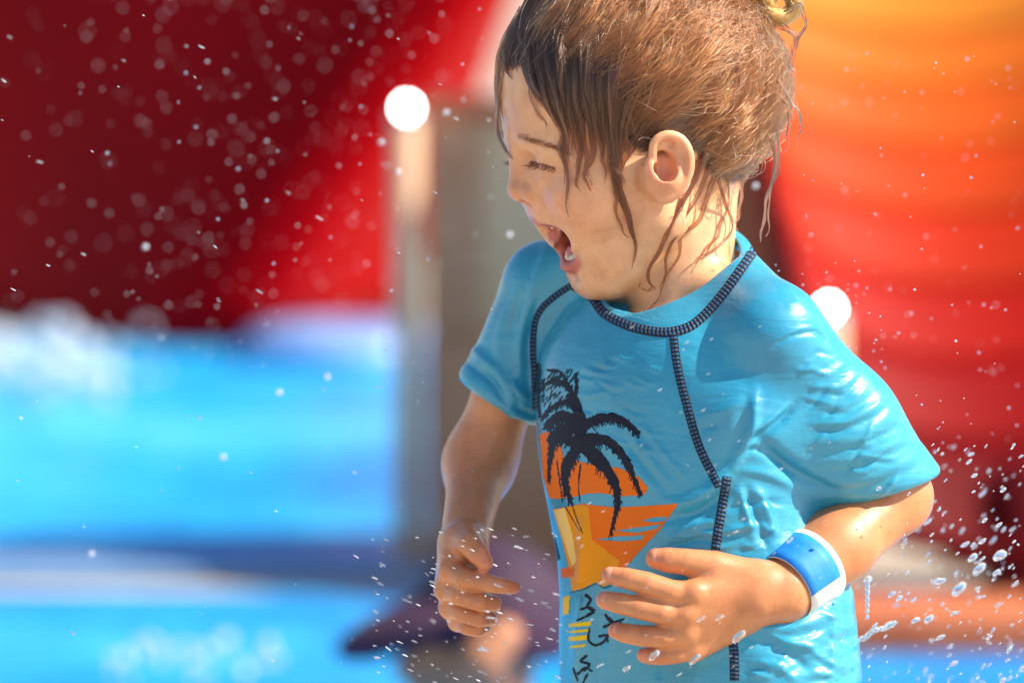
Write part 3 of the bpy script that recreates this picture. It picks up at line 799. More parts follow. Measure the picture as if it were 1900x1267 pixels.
def raster_part(name, sel, colf, parent):
    hit = {}
    verts, cols, faces = [], [], []
    grid = {}
    def gv(i, j):
        if (i, j) not in grid:
            grid[i, j] = cast(BV_SH, gx[0] + (j - .5) * CELL, gy[0] + (i - .5) * CELL, .7)[0]
        return grid[i, j]
    for i, j in zip(*np.nonzero(sel)):
        P = [gv(i, j), gv(i + 1, j), gv(i + 1, j + 1), gv(i, j + 1)]
        if any(p is None for p in P): continue
        if max(np.linalg.norm(P[0] - P[2]), np.linalg.norm(P[1] - P[3])) > 16: continue
        c = colf(i, j)
        n0 = len(verts); verts += P; cols += [c] * 4; faces.append((n0, n0 + 1, n0 + 2, n0 + 3))
    o = part(name, verts, np.array(faces), m_print.m, parent)
    set_color(o, np.array(cols)); return o
pal_print = raster_part('print', lay > 0, lambda i, j: PAL[lay[i, j]], shirt)
pal_print['label'] = 'navy palm trees over an orange and yellow sunset print'
# ---- teeth and tongue
def tooth_row(name, arc, h, tilt):
    A = spline([mir(hd(*p)) for p in arc[::-1]] + [hd(*p) for p in arc], 40)
    s = np.concatenate([[0], np.cumsum(np.linalg.norm(np.diff(A, axis=0), axis=1))])
    lo, hi = A.min(0) - 30, A.max(0) + 30
    g = Field(*[np.arange(lo[i], hi[i], 1.7).astype(np.float32) for i in range(3)])
    n = 9
    for k in range(n):
        t = (k + .5) / n * s[-1]; c = np.array([np.interp(t, s, A[:, i]) for i in range(3)])
        c2 = np.array([np.interp(t + 2, s, A[:, i]) for i in range(3)]); tg = (c2 - c) / np.linalg.norm(c2 - c)
        up = HU * math.cos(tilt) + HF * math.sin(tilt); out = np.cross(tg, up); out /= np.linalg.norm(out)
        g.ell(c, (s[-1] / n * .58, h, 5.5), np.array([tg, up, out]), 2)
    V, F = g.mesh()
    return part(name, V, F, m_tooth.m)
m_tooth = Mat('enamel', base=srgb(226, 212, 184), rough=.2, Subsurface_Weight=.2, Subsurface_Scale=.003)
tooth_row('tooth_row', [(1015, 407, 3), (1028, 411, 22), (1058, 424, 40)], 8, .1)
tooth_row('tooth_row', [(1058, 482, 3), (1067, 479, 20), (1082, 470, 34)], 9, -.2)
g = Field(*[np.arange(a, b, 2.5).astype(np.float32) for a, b in ((1000, 1180), (380, 540), (-150, 90))])
g.ell(hd(1092, 455), (44, 17, 30), np.array([HF * .9 - HU * .43, HU * .9 + HF * .43, HL]), 10)
g.ell(hd(1082, 462), (30, 12, 24), None, 14)
_V, _F = g.mesh()
m_tongue = Mat('tongue_flesh', base=srgb(190, 88, 86), rough=.25, Subsurface_Weight=.3, Subsurface_Scale=.004)
part('tongue', smooth_mesh(_V, _F, 1), _F, m_tongue.m)

# ---- hair
def strands(name, S_, mat, r0, r1, parent=person, taper=.75):
    """S_: list of (n,3) arrays in model units; r0/r1 root and tip radius in model units"""
    hc = bpy.data.hair_curves.new(name)
    hc.add_curves([len(s) for s in S_])
    P = W(np.concatenate(S_)) - ROOT
    hc.points.foreach_set('position', P.astype(np.float32).ravel())
    rad = []
    for i, s in enumerate(S_):
        t = np.linspace(0, 1, len(s)); a = r0[i] if hasattr(r0, '__len__') else r0
        rad.append(np.where(t < taper, a, a + (r1 - a) * (t - taper) / (1 - taper)))
    at_ = hc.attributes.get('radius') or hc.attributes.new('radius', 'FLOAT', 'POINT')
    at_.data.foreach_set('value', (np.concatenate(rad) * S).astype(np.float32))
    hc.materials.append(mat)
    o = bpy.data.objects.new(name, hc); o.parent = parent; col.objects.link(o)
    return o
def hair_mat(name, c, rough, radial):
    m = bpy.data.materials.new(name); m.use_nodes = True; n = m.node_tree.nodes; n.clear()
    h = n.new('ShaderNodeBsdfHairPrincipled'); h.parametrization = 'COLOR'
    h.inputs['Color'].default_value = (*c, 1); h.inputs['Roughness'].default_value = rough; h.inputs['Radial Roughness'].default_value = radial
    h.inputs['Random Roughness'].default_value = .2
    inf = n.new('ShaderNodeHairInfo'); rp = n.new('ShaderNodeValToRGB')
    rp.color_ramp.elements[0].color = (*[x * .6 for x in c], 1); rp.color_ramp.elements[1].color = (*[min(x * 1.7, .9) for x in c], 1)
    m.node_tree.links.new(inf.outputs['Random'], rp.inputs[0]); m.node_tree.links.new(rp.outputs[0], h.inputs['Color'])
    o = n.new('ShaderNodeOutputMaterial'); m.node_tree.links.new(h.outputs[0], o.inputs[0])
    return m
scene.cycles_curves.shape = 'RIBBONS'
m_hair = hair_mat('brown_hair', srgb(94, 58, 34), .2, .36)
m_wet = hair_mat('wet_brown_hair', srgb(62, 38, 25), .18, .32)
m_lash = hair_mat('dark_lash', srgb(34, 22, 18), .3, .4)
m_brow = hair_mat('brown_brow', srgb(58, 38, 28), .3, .4)
hr = np.random.default_rng(21)
CC = hd(1188, 178); CRAD = np.array([243, 232, 194.])
def to_e(P): return ((P - CC) @ HAX.T) / CRAD
def from_e(e): return CC + (e * CRAD) @ HAX
BUN = to_e(hd(1392, -28, 0)); BUN /= np.linalg.norm(BUN)
def swirl(n, seed_amp, ph, t):
    return seed_amp * sum(np.sin(2 * np.pi * f * t + p) / (1 + .35 * f) for f, p in zip((.7, 1.6, 2.9), ph))
_pj = proj(V_SK)
cand = np.nonzero((SC > .75) & (V_SK[:, 1] < 460) & ~((np.hypot((_pj[:, 0] - 1240) / 62, (_pj[:, 1] - 305) / 76) < 1) & (V_SK[:, 2] < -100)))[0]
ce = to_e(V_SK[cand])
fcoord = (V_SK[cand] - HC) @ HF
back = []
keep_b = cand
NB = 21600
nc = 900
_f, _u, _l = hcoord(V_SK[cand]); _du = _u - np.interp(_f, HL_PTS[_o, 0], HL_PTS[_o, 1])
_edge = cand[_du < 55]
cl_root = np.concatenate([hr.choice(_edge, int(nc * .55)), hr.choice(keep_b, nc - int(nc * .55))])
is_edge = np.arange(nc) < int(nc * .55)
cl_e = to_e(V_SK[cl_root])
cl_ph = hr.random((nc, 2, 3)) * 6.3
cl_lift = hr.random(nc)
cl_end = np.array([BUN + hr.normal(0, .11, 3) for _ in range(nc)])
radB = []
NP = 22
tt = np.linspace(0, 1, NP)
for c in range(nc):
    m = NB // nc
    for k in range(m):
        e0 = cl_e[c] + hr.normal(0, .03, 3)
        r_e = np.linalg.norm(e0); d0 = e0 / r_e; d1 = cl_end[c] + hr.normal(0, .03, 3); d1 /= np.linalg.norm(d1)
        om = math.acos(np.clip(d0 @ d1, -1, 1)) + 1e-6
        L = 1. if hr.random() < .86 else .6 + .4 * hr.random()
        ts = tt * L
        D = (np.sin((1 - ts) * om)[:, None] * d0 + np.sin(ts * om)[:, None] * d1) / math.sin(om)
        fly = hr.random() < .10
        lift = (-.02 if is_edge[c] else -.05) + sstep(0, .16 if is_edge[c] else .38, ts) * (1 if is_edge[c] else 1.5) * (.03 + .05 * cl_lift[c] ** 1.5 * np.sin(np.pi * np.clip(ts * .9 + .08, 0, 1)) ** .7 + .012 * hr.random())
        if fly: lift = lift + .12 * hr.random() ** 1.6 * np.sin(np.pi * tt) ** 1.2
        rr = np.maximum(1 + (r_e - 1) * np.exp(-ts * 5), 1.0) + lift
        P = from_e(D * rr[:, None])
        tan = np.gradient(P, axis=0); tan /= np.linalg.norm(tan, axis=1, keepdims=True)
        nor = (P - CC) / np.linalg.norm(P - CC, axis=1, keepdims=True); side = np.cross(tan, nor)
        amp = 24 if not fly else 28
        g_ = np.sin(np.pi * np.clip(tt * .8 + .05, 0, 1))
        P = P + side * (swirl(NP, amp, cl_ph[c, 0], tt) * g_)[:, None] + nor * (np.abs(swirl(NP, 8, cl_ph[c, 1], tt)) * g_)[:, None]
        ph = hr.random(3) * 6.3; ph2 = hr.random(3) * 6.3
        P = P + side * (swirl(NP, 2.2 if not fly else 12, ph, tt * 1.3) * g_)[:, None] + nor * (np.abs(swirl(NP, 1.2 if not fly else 7, ph2, tt * 1.4)) * g_)[:, None]
        back.append(P); radB.append(.3 + .42 * hr.random())
# long curly flyaways that stand clear of the rest
for k in range(170):
    e0 = cl_e[hr.integers(nc)]
    p0 = from_e(e0 / np.linalg.norm(e0) * (1.04 + .05 * hr.random()))
    if p0[0] < 1150 or p0[2] > 60: continue
    nor = (p0 - CC) / np.linalg.norm(p0 - CC); t1 = from_e(BUN * 1.1) - p0; t1 -= nor * (t1 @ nor); t1 /= np.linalg.norm(t1); t2 = np.cross(nor, t1)
    n = 26; s_ = np.linspace(0, 1, n)[:, None]; ln = 40 + 130 * hr.random(); cr = 5 + 16 * hr.random(); tw = 2 + 7 * hr.random(); ph = hr.random() * 6.3; ang = hr.normal(0, .6)
    d_ = t1 * math.cos(ang) + t2 * math.sin(ang)
    P = p0 + d_ * ln * s_ + t2 * cr * np.sin(tw * s_ + ph) * s_ + nor * (cr * (1 - np.cos(tw * s_)) * .7 + 10 * np.sin(np.pi * s_) - 12 * (1 - s_) ** 4) - nor * (ln * s_) ** 2 / 520
    back.append(P); radB.append(.45 + .3 * hr.random())
strands('hair', back, m_hair, radB, .15)

# loose wet hair in front: guides in photo pixels, depth from the face they lie on
def lay_on(pts, n=26, lift=5., wsm=5):
    L = spline(np.array(pts, float), n); out = []; last = None
    for x, y in L:
        h, nn = cast(BV_SK, x, y)
        last = h[2] if h is not None else (last if last is not None else -60)
        out.append(last)
    w = np.array(out)
    k = np.ones(wsm) / wsm
    w = np.minimum(w, np.convolve(np.pad(w, wsm // 2, mode='edge'), k, 'valid')[:n]) if wsm > 1 else w
    w = np.convolve(np.pad(w, wsm // 2, mode='edge'), k, 'valid')[:n]
    return np.array([Q(x, y, w[i] - lift) for i, (x, y) in enumerate(L)])
GA = [[(1000, -45), (955, 45), (936, 95), (940, 130), (950, 160)], [(1020, -48), (980, 55), (985, 140), (1015, 205), (1046, 250)], [(1050, -50), (1008, 65), (1020, 160), (1044, 230), (1052, 300)],
      [(1082, -52), (1042, 70), (1048, 170), (1056, 250), (1074, 315)], [(1116, -54), (1074, 70), (1074, 170), (1086, 240), (1092, 305)], [(1150, -54), (1108, 70), (1102, 170), (1112, 240), (1118, 300)],
      [(1185, -54), (1150, 70), (1130, 170), (1134, 240), (1143, 325)], [(1215, -50), (1190, 80), (1166, 165), (1152, 240), (1149, 305)], [(1240, -45), (1228, 80), (1205, 165), (1175, 225), (1156, 285)]]
G3 = [lay_on(g_, 26, 6, 9) for g_ in GA]
front, radA = [], []
t26 = np.linspace(0, 1, 26)
for c in range(112):
    s0 = hr.random() * (len(G3) - 1.02); ln0 = .5 + .5 * hr.random() ** 1.3; lf = 3 + 16 * hr.random(); ph = hr.random(3) * 6.3
    for k in range(24):
        spread = np.clip(hr.normal(0, .24), -.5, .5)
        s_ = np.clip(s0 + spread * (1 - .93 * t26 ** .9), 0, len(G3) - 1.001)
        i = s_.astype(int); a = (s_ - i)[:, None]
        ln = min(ln0 * (.8 + .25 * hr.random()), 1.0)
        q = np.clip(t26 * ln, 0, 1) * 25; qi = np.minimum(q.astype(int), 24); qf = (q - qi)[:, None]
        P = np.zeros((26, 3))
        for j in range(26):
            A = G3[i[j]][qi[j]] * (1 - qf[j]) + G3[i[j]][qi[j] + 1] * qf[j]
            B = G3[i[j] + 1][qi[j]] * (1 - qf[j]) + G3[i[j] + 1][qi[j] + 1] * qf[j]
            P[j] = A * (1 - a[j]) + B * a[j]
        P[:, 0] += swirl(26, 5, ph, t26) * t26 + hr.normal(0, 1.4) * (1 - t26); P[:, 2] -= lf * np.sin(np.pi * np.clip(t26 * .92 + .1, 0, 1)) ** .8 + hr.random() * 3
        front.append(P); radA.append(.5 + .45 * hr.random())
strands('fringe', front, m_wet, radA, .15)
# single wet locks: (polyline, hairs, spread at root, spread at tip, lift)
LOCKS = [
    ([(973, 15), (936, 83), (923, 137), (924, 210), (939, 274), (957, 299)], 34, 7, 1.6, 4), ([(968, 40), (945, 90), (932, 150), (930, 200), (936, 250)], 16, 6, 2, 4),
    ([(968, 93), (993, 161), (1027, 220), (1048, 254), (1049, 303), (1055, 365), (1060, 412)], 30, 9, 1.2, 4), ([(985, 90), (1010, 170), (1040, 240), (1046, 290), (1052, 350)], 24, 9, 2, 4),
    ([(975, 100), (985, 165), (1000, 215), (1022, 255)], 8, 5, 1, 3), ([(1060, 130), (1066, 220), (1078, 290), (1070, 330), (1082, 362)], 22, 9, 1, 4),
    ([(1090, 120), (1095, 220), (1100, 280), (1090, 330), (1100, 358)], 20, 9, 1, 4), ([(1110, 130), (1112, 230), (1125, 300), (1118, 350)], 16, 8, 1, 4), ([(1075, 160), (1082, 260), (1092, 320), (1112, 358)], 12, 7, 1, 4),
    ([(1138, 60), (1126, 165), (1134, 245), (1144, 318), (1155, 372), (1172, 418), (1179, 455), (1169, 512)], 80, 13, 1.0, 6), ([(1150, 120), (1136, 220), (1142, 300), (1152, 360)], 60, 14, 5, 7),
    ([(1146, 250), (1140, 330), (1142, 380), (1155, 425), (1174, 448)], 12, 4, .8, 5), ([(1190, 130), (1160, 215), (1150, 275), (1150, 330)], 46, 12, 4, 6), ([(1215, 205), (1180, 252), (1160, 290), (1152, 330)], 22, 6, 2, 5),
    ([(1235, 195), (1205, 245), (1180, 268), (1160, 300)], 16, 5, 2, 5), ([(1200, 200), (1190, 240), (1196, 252), (1212, 248)], 10, 4, 1, 6),
    ([(1318, 250), (1304, 300), (1280, 352), (1246, 410), (1224, 462), (1204, 498), (1206, 530), (1216, 545)], 31, 6.1, 1.2, 8), ([(1330, 270), (1306, 340), (1270, 410), (1240, 470), (1228, 512), (1222, 548)], 18, 5.0, 1, 8),
    ([(1340, 300), (1312, 360), (1298, 405), (1268, 440), (1256, 485), (1224, 536)], 15, 4.4, 1, 7), ([(1326, 300), (1344, 372), (1356, 411), (1341, 450), (1306, 475), (1278, 496)], 13, 3.9, 1, 9), ([(1350, 320), (1352, 380), (1336, 430), (1312, 462), (1296, 500)], 7, 2.8, 1, 8),
    ([(1300, 280), (1290, 330), (1268, 372), (1252, 400)], 15, 4.4, 3, 6), ([(1240, 480), (1224, 545), (1196, 580), (1184, 582)], 3, 0.6, 1, 10), ([(1216, 528), (1196, 540), (1184, 528)], 3, 1.1, 1, 8),
    ([(1400, 230), (1434, 270), (1433, 343), (1418, 406), (1408, 456)], 14, 5, .8, 0), ([(1380, 300), (1376, 350), (1368, 400), (1372, 430)], 8, 4, .8, 0), ([(1430, 130), (1458, 176), (1483, 208), (1487, 238), (1479, 282)], 9, 4, 1, 0),
    ([(1440, 40), (1474, 70), (1468, 120), (1482, 150)], 7, 4, 3, 0), ([(1455, 20), (1486, 10), (1492, 60), (1470, 110)], 6, 4, 3, 0), ([(1425, 160), (1462, 200), (1466, 250), (1452, 300)], 6, 4, 2, 0), ([(1440, 220), (1446, 300), (1430, 370), (1420, 440)], 4, 2, 1, 0)]
locks, radL = [], []
for pts, n, s0, s1, lf in LOCKS:
    base = lay_on(pts, 34, lf, 9)
    t = np.linspace(0, 1, 34)
    phc = hr.random((2, 3)) * 6.3
    sd = np.gradient(base, axis=0); sd /= np.linalg.norm(sd, axis=1, keepdims=True); sd = np.cross(sd, np.array([0, 0, 1.])); sd /= np.linalg.norm(sd, axis=1, keepdims=True) + 1e-6
    for k in range(n):
        a, b = np.clip(hr.normal(0, .5, 2), -1, 1)
        sp = s0 * (1 - t) ** 1.1 + s1
        ph = hr.random(3) * 6.3
        P = base + sd * ((a * sp + swirl(34, 1.0, ph, t * 2) * .8) + swirl(34, 5.0, phc[0], t * 1.3) * t)[:, None]
        P[:, 2] -= (b + 1) * .5 * sp * .7 + 1
        P[:, 2] += (26 + 8 * hr.random()) * (1 - sstep(0, .12 + .08 * hr.random(), t))
        m = int(34 * (.8 + .2 * hr.random())) if n > 4 else 34
        locks.append(P[:m]); radL.append(.55 + .4 * hr.random())
strands('wet_lock', locks, m_wet, radL, .2)
# the bun: a coil of hair and its tie
bc = np.array(Q(1449, 6, 10)); bun, radU = [], []
for k in range(900):
    a0 = hr.random() * 6.3; sw = 2.2 + 3.4 * hr.random(); tr = 15 * math.sqrt(hr.random()); ta = hr.random() * 6.3; R0 = 25 + hr.normal(0, 2)
    th = np.linspace(a0, a0 + sw, 20); tp = ta + (th - a0) * .8
    rr = R0 + tr * np.cos(tp) + hr.normal(0, .6)
    bun.append(np.stack([bc[0] + rr * np.cos(th) * 1.05, bc[1] + rr * np.sin(th), bc[2] + tr * 1.1 * np.sin(tp) + 10 * np.cos(th)], 1)); radU.append(.5 + .4 * hr.random())
for k in range(500):     # body of the bun behind the coil
    d = hr.normal(0, 1, 3); d /= np.linalg.norm(d); e = np.cross(d, hr.normal(0, 1, 3)); e /= np.linalg.norm(e)
    th = np.linspace(0, 2.6, 16); c0 = bc + np.array([-34, -48, 18])
    bun.append(c0 + (46 + 6 * hr.random()) * (np.cos(th)[:, None] * d + np.sin(th)[:, None] * e)); radU.append(.6)
strands('hair_bun', bun, hair_mat('sunlit_hair_tint', srgb(168, 112, 56), .25, .4), radU, .2)  # paler copy of the hair colour with the sun's gold painted in
# brows and lashes
def brow(m, near):
    B = spline(np.array([m(cast(BV_SK, *p)[0]) for p in ((959, 252), (973, 258), (990, 263), (1010, 269), (1030, 275), (1050, 284))]), 60); S_ = []
    for k in range(300):
        i = int(hr.random() * 59); p = B[i] + HU * hr.normal(0, 4.0 * (1 - .55 * i / 60))
        h, n, _, _ = BV_SK.find_nearest(Vector(p)); p = np.array(h); n = np.array(n)
        t = B[min(i + 2, 59)] - B[max(i - 2, 0)]; t /= np.linalg.norm(t) + 1e-9
        d = t + HU * (.5 * (1 - i / 60) + hr.normal(0, .2)); ln = 10 + 7 * hr.random()
        s = np.linspace(0, 1, 6)[:, None]
        S_.append(p + d * ln * s + n * (1.2 * np.sin(np.pi * s) + .5))
    strands('eyebrow', S_, m_brow, .22, .06, taper=.3)
def lash(m):
    B = spline(np.array([m(cast(BV_SK, *p)[0]) for p in ((985, 299), (994, 301), (1006, 304), (1019, 308), (1031, 312))]), 60); S_ = []
    for k in range(40):
        i = int((k + hr.random()) / 40 * 59)
        h, n, _, _ = BV_SK.find_nearest(Vector(B[i])); p = np.array(h)
        ln = (18 + 9 * hr.random()) * (1 - .4 * i / 60); out = HF * .85 + m(HC + HL) * 0 + np.array([0, .0, 0]); lat = (m(HC + HL) - HC)
        d = out + lat * (-.12 + .45 * i / 60) - HU * (.30 + .35 * i / 60)
        d /= np.linalg.norm(d); s = np.linspace(0, 1, 8)[:, None]
        S_.append(p + d * ln * s + HU * (-5 * np.sin(np.pi * s * .8) + 6.5 * s ** 2) + hr.normal(0, 1.8, 3) * s)
    strands('eyelash_row', S_, m_lash, .75, .1, taper=.1)
    S_ = []
    for k in range(60):      # the dark lid margin
        i = int(k / 60 * 58); h, n, _, _ = BV_SK.find_nearest(Vector(B[i])); h2, n2, _, _ = BV_SK.find_nearest(Vector(B[i + 1]))
        S_.append(np.array([np.array(h), np.array(h2)]) + HF * .8)
    strands('lid_margin', S_, m_lash, 1.1, .9)
for m in ((lambda p: np.asarray(p, float)), mir): brow(m, 1); lash(m)

# ---- finger nails of the near hand
m_nail = Mat('nail', base=srgb(224, 152, 124), rough=.3, Coat_Weight=.2)
for q_, (p_, r_) in NEARF.items():
    if q_ in 'imrt':
        tip, prev = p_[-1], p_[-2]; ax = (tip - prev) / np.linalg.norm(tip - prev)
        n = HN - ax * (HN @ ax); n /= np.linalg.norm(n); sd = np.cross(ax, n)
        c = tip - ax * 2; rr = r_[-1] + .6
        vs, fs = [], []
        for i in range(7):
            for j in range(7):
                u_ = (i / 6 - .5) * 2; v_ = (j / 6 - .5) * 2
                x = v_ * math.sqrt(max(1 - .55 * max(u_, 0) ** 2 * .9, .05)) * .72
                vs.append(c + ax * (u_ * 8 - 3) + sd * math.sin(x) * rr + n * (math.cos(x) * rr - .9 * u_ ** 2))
        for i in range(6):
            for j in range(6): fs.append((i * 7 + j, i * 7 + j + 1, i * 7 + j + 8, i * 7 + j + 7))
        part('nail', vs, np.array(fs), m_nail.m)

# ---- paper wristband
m_white = Mat('band_paper', base=(.80, .80, .78), rough=.45)
m_blue = Mat('band_blue', base=srgb(20, 128, 222), rough=.6)
_nb = m_blue.noise(160, 4); m_blue.base(m_blue.ramp(_nb.outputs[0], [(.35, srgb(14, 120, 216)), (.7, srgb(28, 138, 228))]).outputs[0])
bax = Q(1555, 1012, -155) - WR_N; bax /= np.linalg.norm(bax)
b1 = np.cross(bax, np.array([0, 0, 1.])); b1 /= np.linalg.norm(b1); b2 = np.cross(bax, b1)
def band_pt(th, s, off): 
    r = 63 + 8 * s + off + 1.6 * math.sin(2 * th + 1); return WR_N + bax * (8 + 86 * s) + (b1 * math.cos(th) + b2 * math.sin(th)) * r
def band_mesh(name, t0, t1, s0, s1, off, thick, mat, parent, closed):
    n, k = 72, 5; vs, fs = [], []
    for lay_ in (0, 1):
        for i in range(n):
            th = t0 + (t1 - t0) * i / (n if closed else n - 1)
            for j in range(k): vs.append(band_pt(th, s0 + (s1 - s0) * j / (k - 1), off - lay_ * thick))
    id_ = lambda l, i, j: l * n * k + (i % n) * k + j
    for i in range(n if closed else n - 1):
        for j in range(k - 1):
            fs.append((id_(0, i, j), id_(0, i + 1, j), id_(0, i + 1, j + 1), id_(0, i, j + 1))); fs.append((id_(1, i, j), id_(1, i, j + 1), id_(1, i + 1, j + 1), id_(1, i + 1, j)))
        fs.append((id_(0, i, 0), id_(1, i, 0), id_(1, i + 1, 0), id_(0, i + 1, 0))); fs.append((id_(0, i, k - 1), id_(0, i + 1, k - 1), id_(1, i + 1, k - 1), id_(1, i, k - 1)))
    return fs, vs
fs, vs = band_mesh('', 0, 2 * math.pi, 0, 1, 0, 2.2, None, None, True)
bo = W(WR_N)[0]
band = mesh_obj('paper_wristband', W(vs), np.array(fs), m_white.m, origin=bo)
tag(band, 'white paper wristband with a plain blue panel round the wet forearm', 'wristband')
# the panel sits where the band faces up and outwards
ths = np.linspace(0, 2 * math.pi, 361); prj = [band_pt(t, .5, 0) for t in ths]
tgt = proj(np.array(prj)); fc = [(b1 * math.cos(t) + b2 * math.sin(t))[2] for t in ths]
top_i = min((i for i in range(361) if fc[i] < .25), key=lambda i: tgt[i][1]); bot_i = max((i for i in range(361) if fc[i] < .25), key=lambda i: tgt[i][1])
a0, a1 = ths[top_i], ths[bot_i]
if a1 - a0 > math.pi: a1 -= 2 * math.pi
if a0 - a1 > math.pi: a1 += 2 * math.pi
p0, p1 = a0 - .15 * (a1 - a0), a0 + .60 * (a1 - a0)
fs, vs = band_mesh('', p0, p1, .0, .87, .9, 1.0, None, None, False)
mesh_obj('panel', W(vs) - bo, np.array(fs), m_blue.m, band)
# ================================================================== THE PLACE
def box(name, lo, hi, mat, parent=None, bev=.01, origin=None, rot=0.):
    lo, hi = np.array(lo, float), np.array(hi, float)
    import bmesh
    bm = bmesh.new(); bmesh.ops.create_cube(bm, size=1)
    for v in bm.verts: v.co = Vector([(lo[i] + hi[i]) / 2 + v.co[i] * (hi[i] - lo[i]) for i in range(3)])
    if bev: bmesh.ops.bevel(bm, geom=bm.edges[:], offset=bev, segments=2, affect='EDGES')
    me = bpy.data.meshes.new(name)
    if origin is None: origin = Vector(((lo[0] + hi[0]) / 2, (lo[1] + hi[1]) / 2, lo[2])) if parent is None else Vector((0, 0, 0))
    for v in bm.verts: v.co -= Vector(origin)
    bm.to_mesh(me); bm.free(); me.materials.append(mat)
    o = bpy.data.objects.new(name, me); o.location = origin if parent is None else (0, 0, 0); o.parent = parent
    o.rotation_euler.z = rot; col.objects.link(o); return o
def sheet(name, pts, z, mat, kind='structure', n=1):
    P = np.array(pts, float)
    o = mesh_obj(name, [(x, y, z) for x, y in P], [tuple(range(len(P)))], mat, smooth=False); o['kind'] = kind; return o
def empty(name, loc):
    o = bpy.data.objects.new(name, None); o.location = loc; col.objects.link(o); return o
m_deck = Mat('deck_concrete', base=(.42, .36, .28), rough=.8)
_n = m_deck.noise(1.6, 6, .6); m_deck.base(m_deck.ramp(_n.outputs[0], [(.3, (.36, .30, .23)), (.7, (.48, .41, .33))]).outputs[0])
m_deck.normal(m_deck.bump(m_deck.noise(90, 5).outputs[0], .3, .004))
sheet('ground', [(-90, -90), (90, -90), (90, 120), (-90, 120)], 0, m_deck.m)
def water_mat(name, c0, c1, c2, foam):
    m = Mat(name, rough=.3, IOR=1.2)
    a = m.noise(1.1, 4, .6); b = m.noise(5, 3, .5, dist=1.5)
    mx = m.mix(.35, a.outputs[0], b.outputs[0])
    r = m.ramp(mx, [(.36, c0), (.5, c1), (.64, c2)])
    f = m.ramp(m.noise(2.3, 5, .65, dist=.8).outputs[0], [(foam, (0, 0, 0)), (foam + .12, (1, 1, 1))])
    m.base(m.mix(f.outputs[0], r.outputs[0], (.8, .86, .88)))
    m.normal(m.bump(m.noise(7, 3, .5, dist=.5).outputs[0], .35, .03, m.bump(m.noise(38, 2).outputs[0], .2, .006)))
    return m
m_w1 = water_mat('near_pool_water', srgb(0, 112, 192), srgb(6, 138, 214), srgb(50, 170, 224), .74)
m_w2 = water_mat('far_pool_water', srgb(8, 128, 204), srgb(34, 166, 226), srgb(84, 188, 232), .66)
m_w3 = water_mat('channel_water', srgb(70, 84, 150), srgb(84, 100, 170), srgb(110, 120, 180), .8)
sheet('water', [(-6, 4.3), (6, 4.3), (6, 5.95), (.36, 6.1), (.1, 6.6), (-6, 6.72)], .006, m_w1.m)
sheet('water', [(-6, 6.905), (-.13, 6.905), (-.13, 10.1), (-6, 10.1)], .006, m_w2.m)
m_grey = Mat('coping_grey', base=srgb(150, 150, 170), rough=.9, Specular_IOR_Level=.1); m_grey.base(m_grey.ramp(m_grey.noise(12, 5).outputs[0], [(.3, srgb(98, 134, 176)), (.7, srgb(122, 154, 190))]).outputs[0])
m_terra = Mat('coping_terracotta', base=srgb(186, 104, 66), rough=.7); m_terra.base(m_terra.ramp(m_terra.noise(12, 5).outputs[0], [(.3, srgb(166, 88, 54)), (.7, srgb(204, 122, 80))]).outputs[0])
def coping(x0, x1, y0, y1, h, mat, n, label):
    root = empty('pool_coping', ((x0 + x1) / 2, (y0 + y1) / 2, 0)); tag(root, label, 'coping')
    w = (x1 - x0) / n; proto = None
    for i in range(n):
        if proto is None:
            proto = box('coping_stone', (-w / 2 + .004, -(y1 - y0) / 2, 0), (w / 2 - .004, (y1 - y0) / 2, h), mat, root, .012); o = proto
        else: o = proto.copy(); col.objects.link(o); o.parent = root
        o.location = (x0 + w * (i + .5) - (x0 + x1) / 2, 0, 0)
coping(-6, -.06, 6.725, 6.90, .014, m_grey.m, 16, 'grey stone edge between the two blue pools')
coping(.36, 5.4, 6.12, 6.34, .05, m_terra.m, 14, 'terracotta pool edge below the orange slide')
sheet('water', [(.36, 6.36), (.655, 6.36), (.655, 6.72), (.36, 6.72)], .006, m_w3.m)

# low hut wall behind the child: plaster over a brown plinth
m_plaster = Mat('beige_plaster', base=srgb(196, 176, 146), rough=.85); m_plaster.base(m_plaster.ramp(m_plaster.noise(3.5, 6).outputs[0], [(.3, srgb(222, 184, 136)), (.7, srgb(238, 206, 160))]).outputs[0])
m_plaster.normal(m_plaster.bump(m_plaster.noise(60, 5).outputs[0], .3, .005))
m_plinth = Mat('brown_render', base=srgb(134, 98, 74), rough=.8); m_plinth.base(m_plinth.ramp(m_plinth.noise(5, 6).outputs[0], [(.3, srgb(186, 134, 96)), (.7, srgb(206, 156, 116))]).outputs[0])
m_tan = Mat('flare_tinted_plaster', base=srgb(226, 160, 108), rough=.85); m_tan.base(m_tan.ramp(m_tan.noise(3.5, 6).outputs[0], [(.3, srgb(196, 112, 70)), (.7, srgb(216, 134, 88))]).outputs[0])  # orange of the sun flare painted into this stretch of plaster
hut = empty('garden_wall', (.28, 7.2, 0)); tag(hut, 'beige plastered wall with brown plinth behind the laughing child', 'wall', kind='thing')
def hb(name, lo, hi, mat, bev=.008): return box(name, np.array(lo) - np.array((.28, 7.2, 0)), np.array(hi) - np.array((.28, 7.2, 0)), mat, hut, bev)
hb('wall', (-.115, 6.96, .34), (.30, 7.02, .66), m_plaster.m); hb('flare_bay', (.302, 6.955, .34), (.50, 7.025, .66), m_tan.m); hb('plinth', (-.13, 6.94, 0), (.515, 7.04, .34), m_plinth.m)
hb('corner_board', (-.128, 6.945, .345), (-.05, 6.959, .66), m_plinth.m, .003); hb('wall_cap', (-.14, 6.93, .66), (.53, 7.05, .69), m_terra.m, .01)

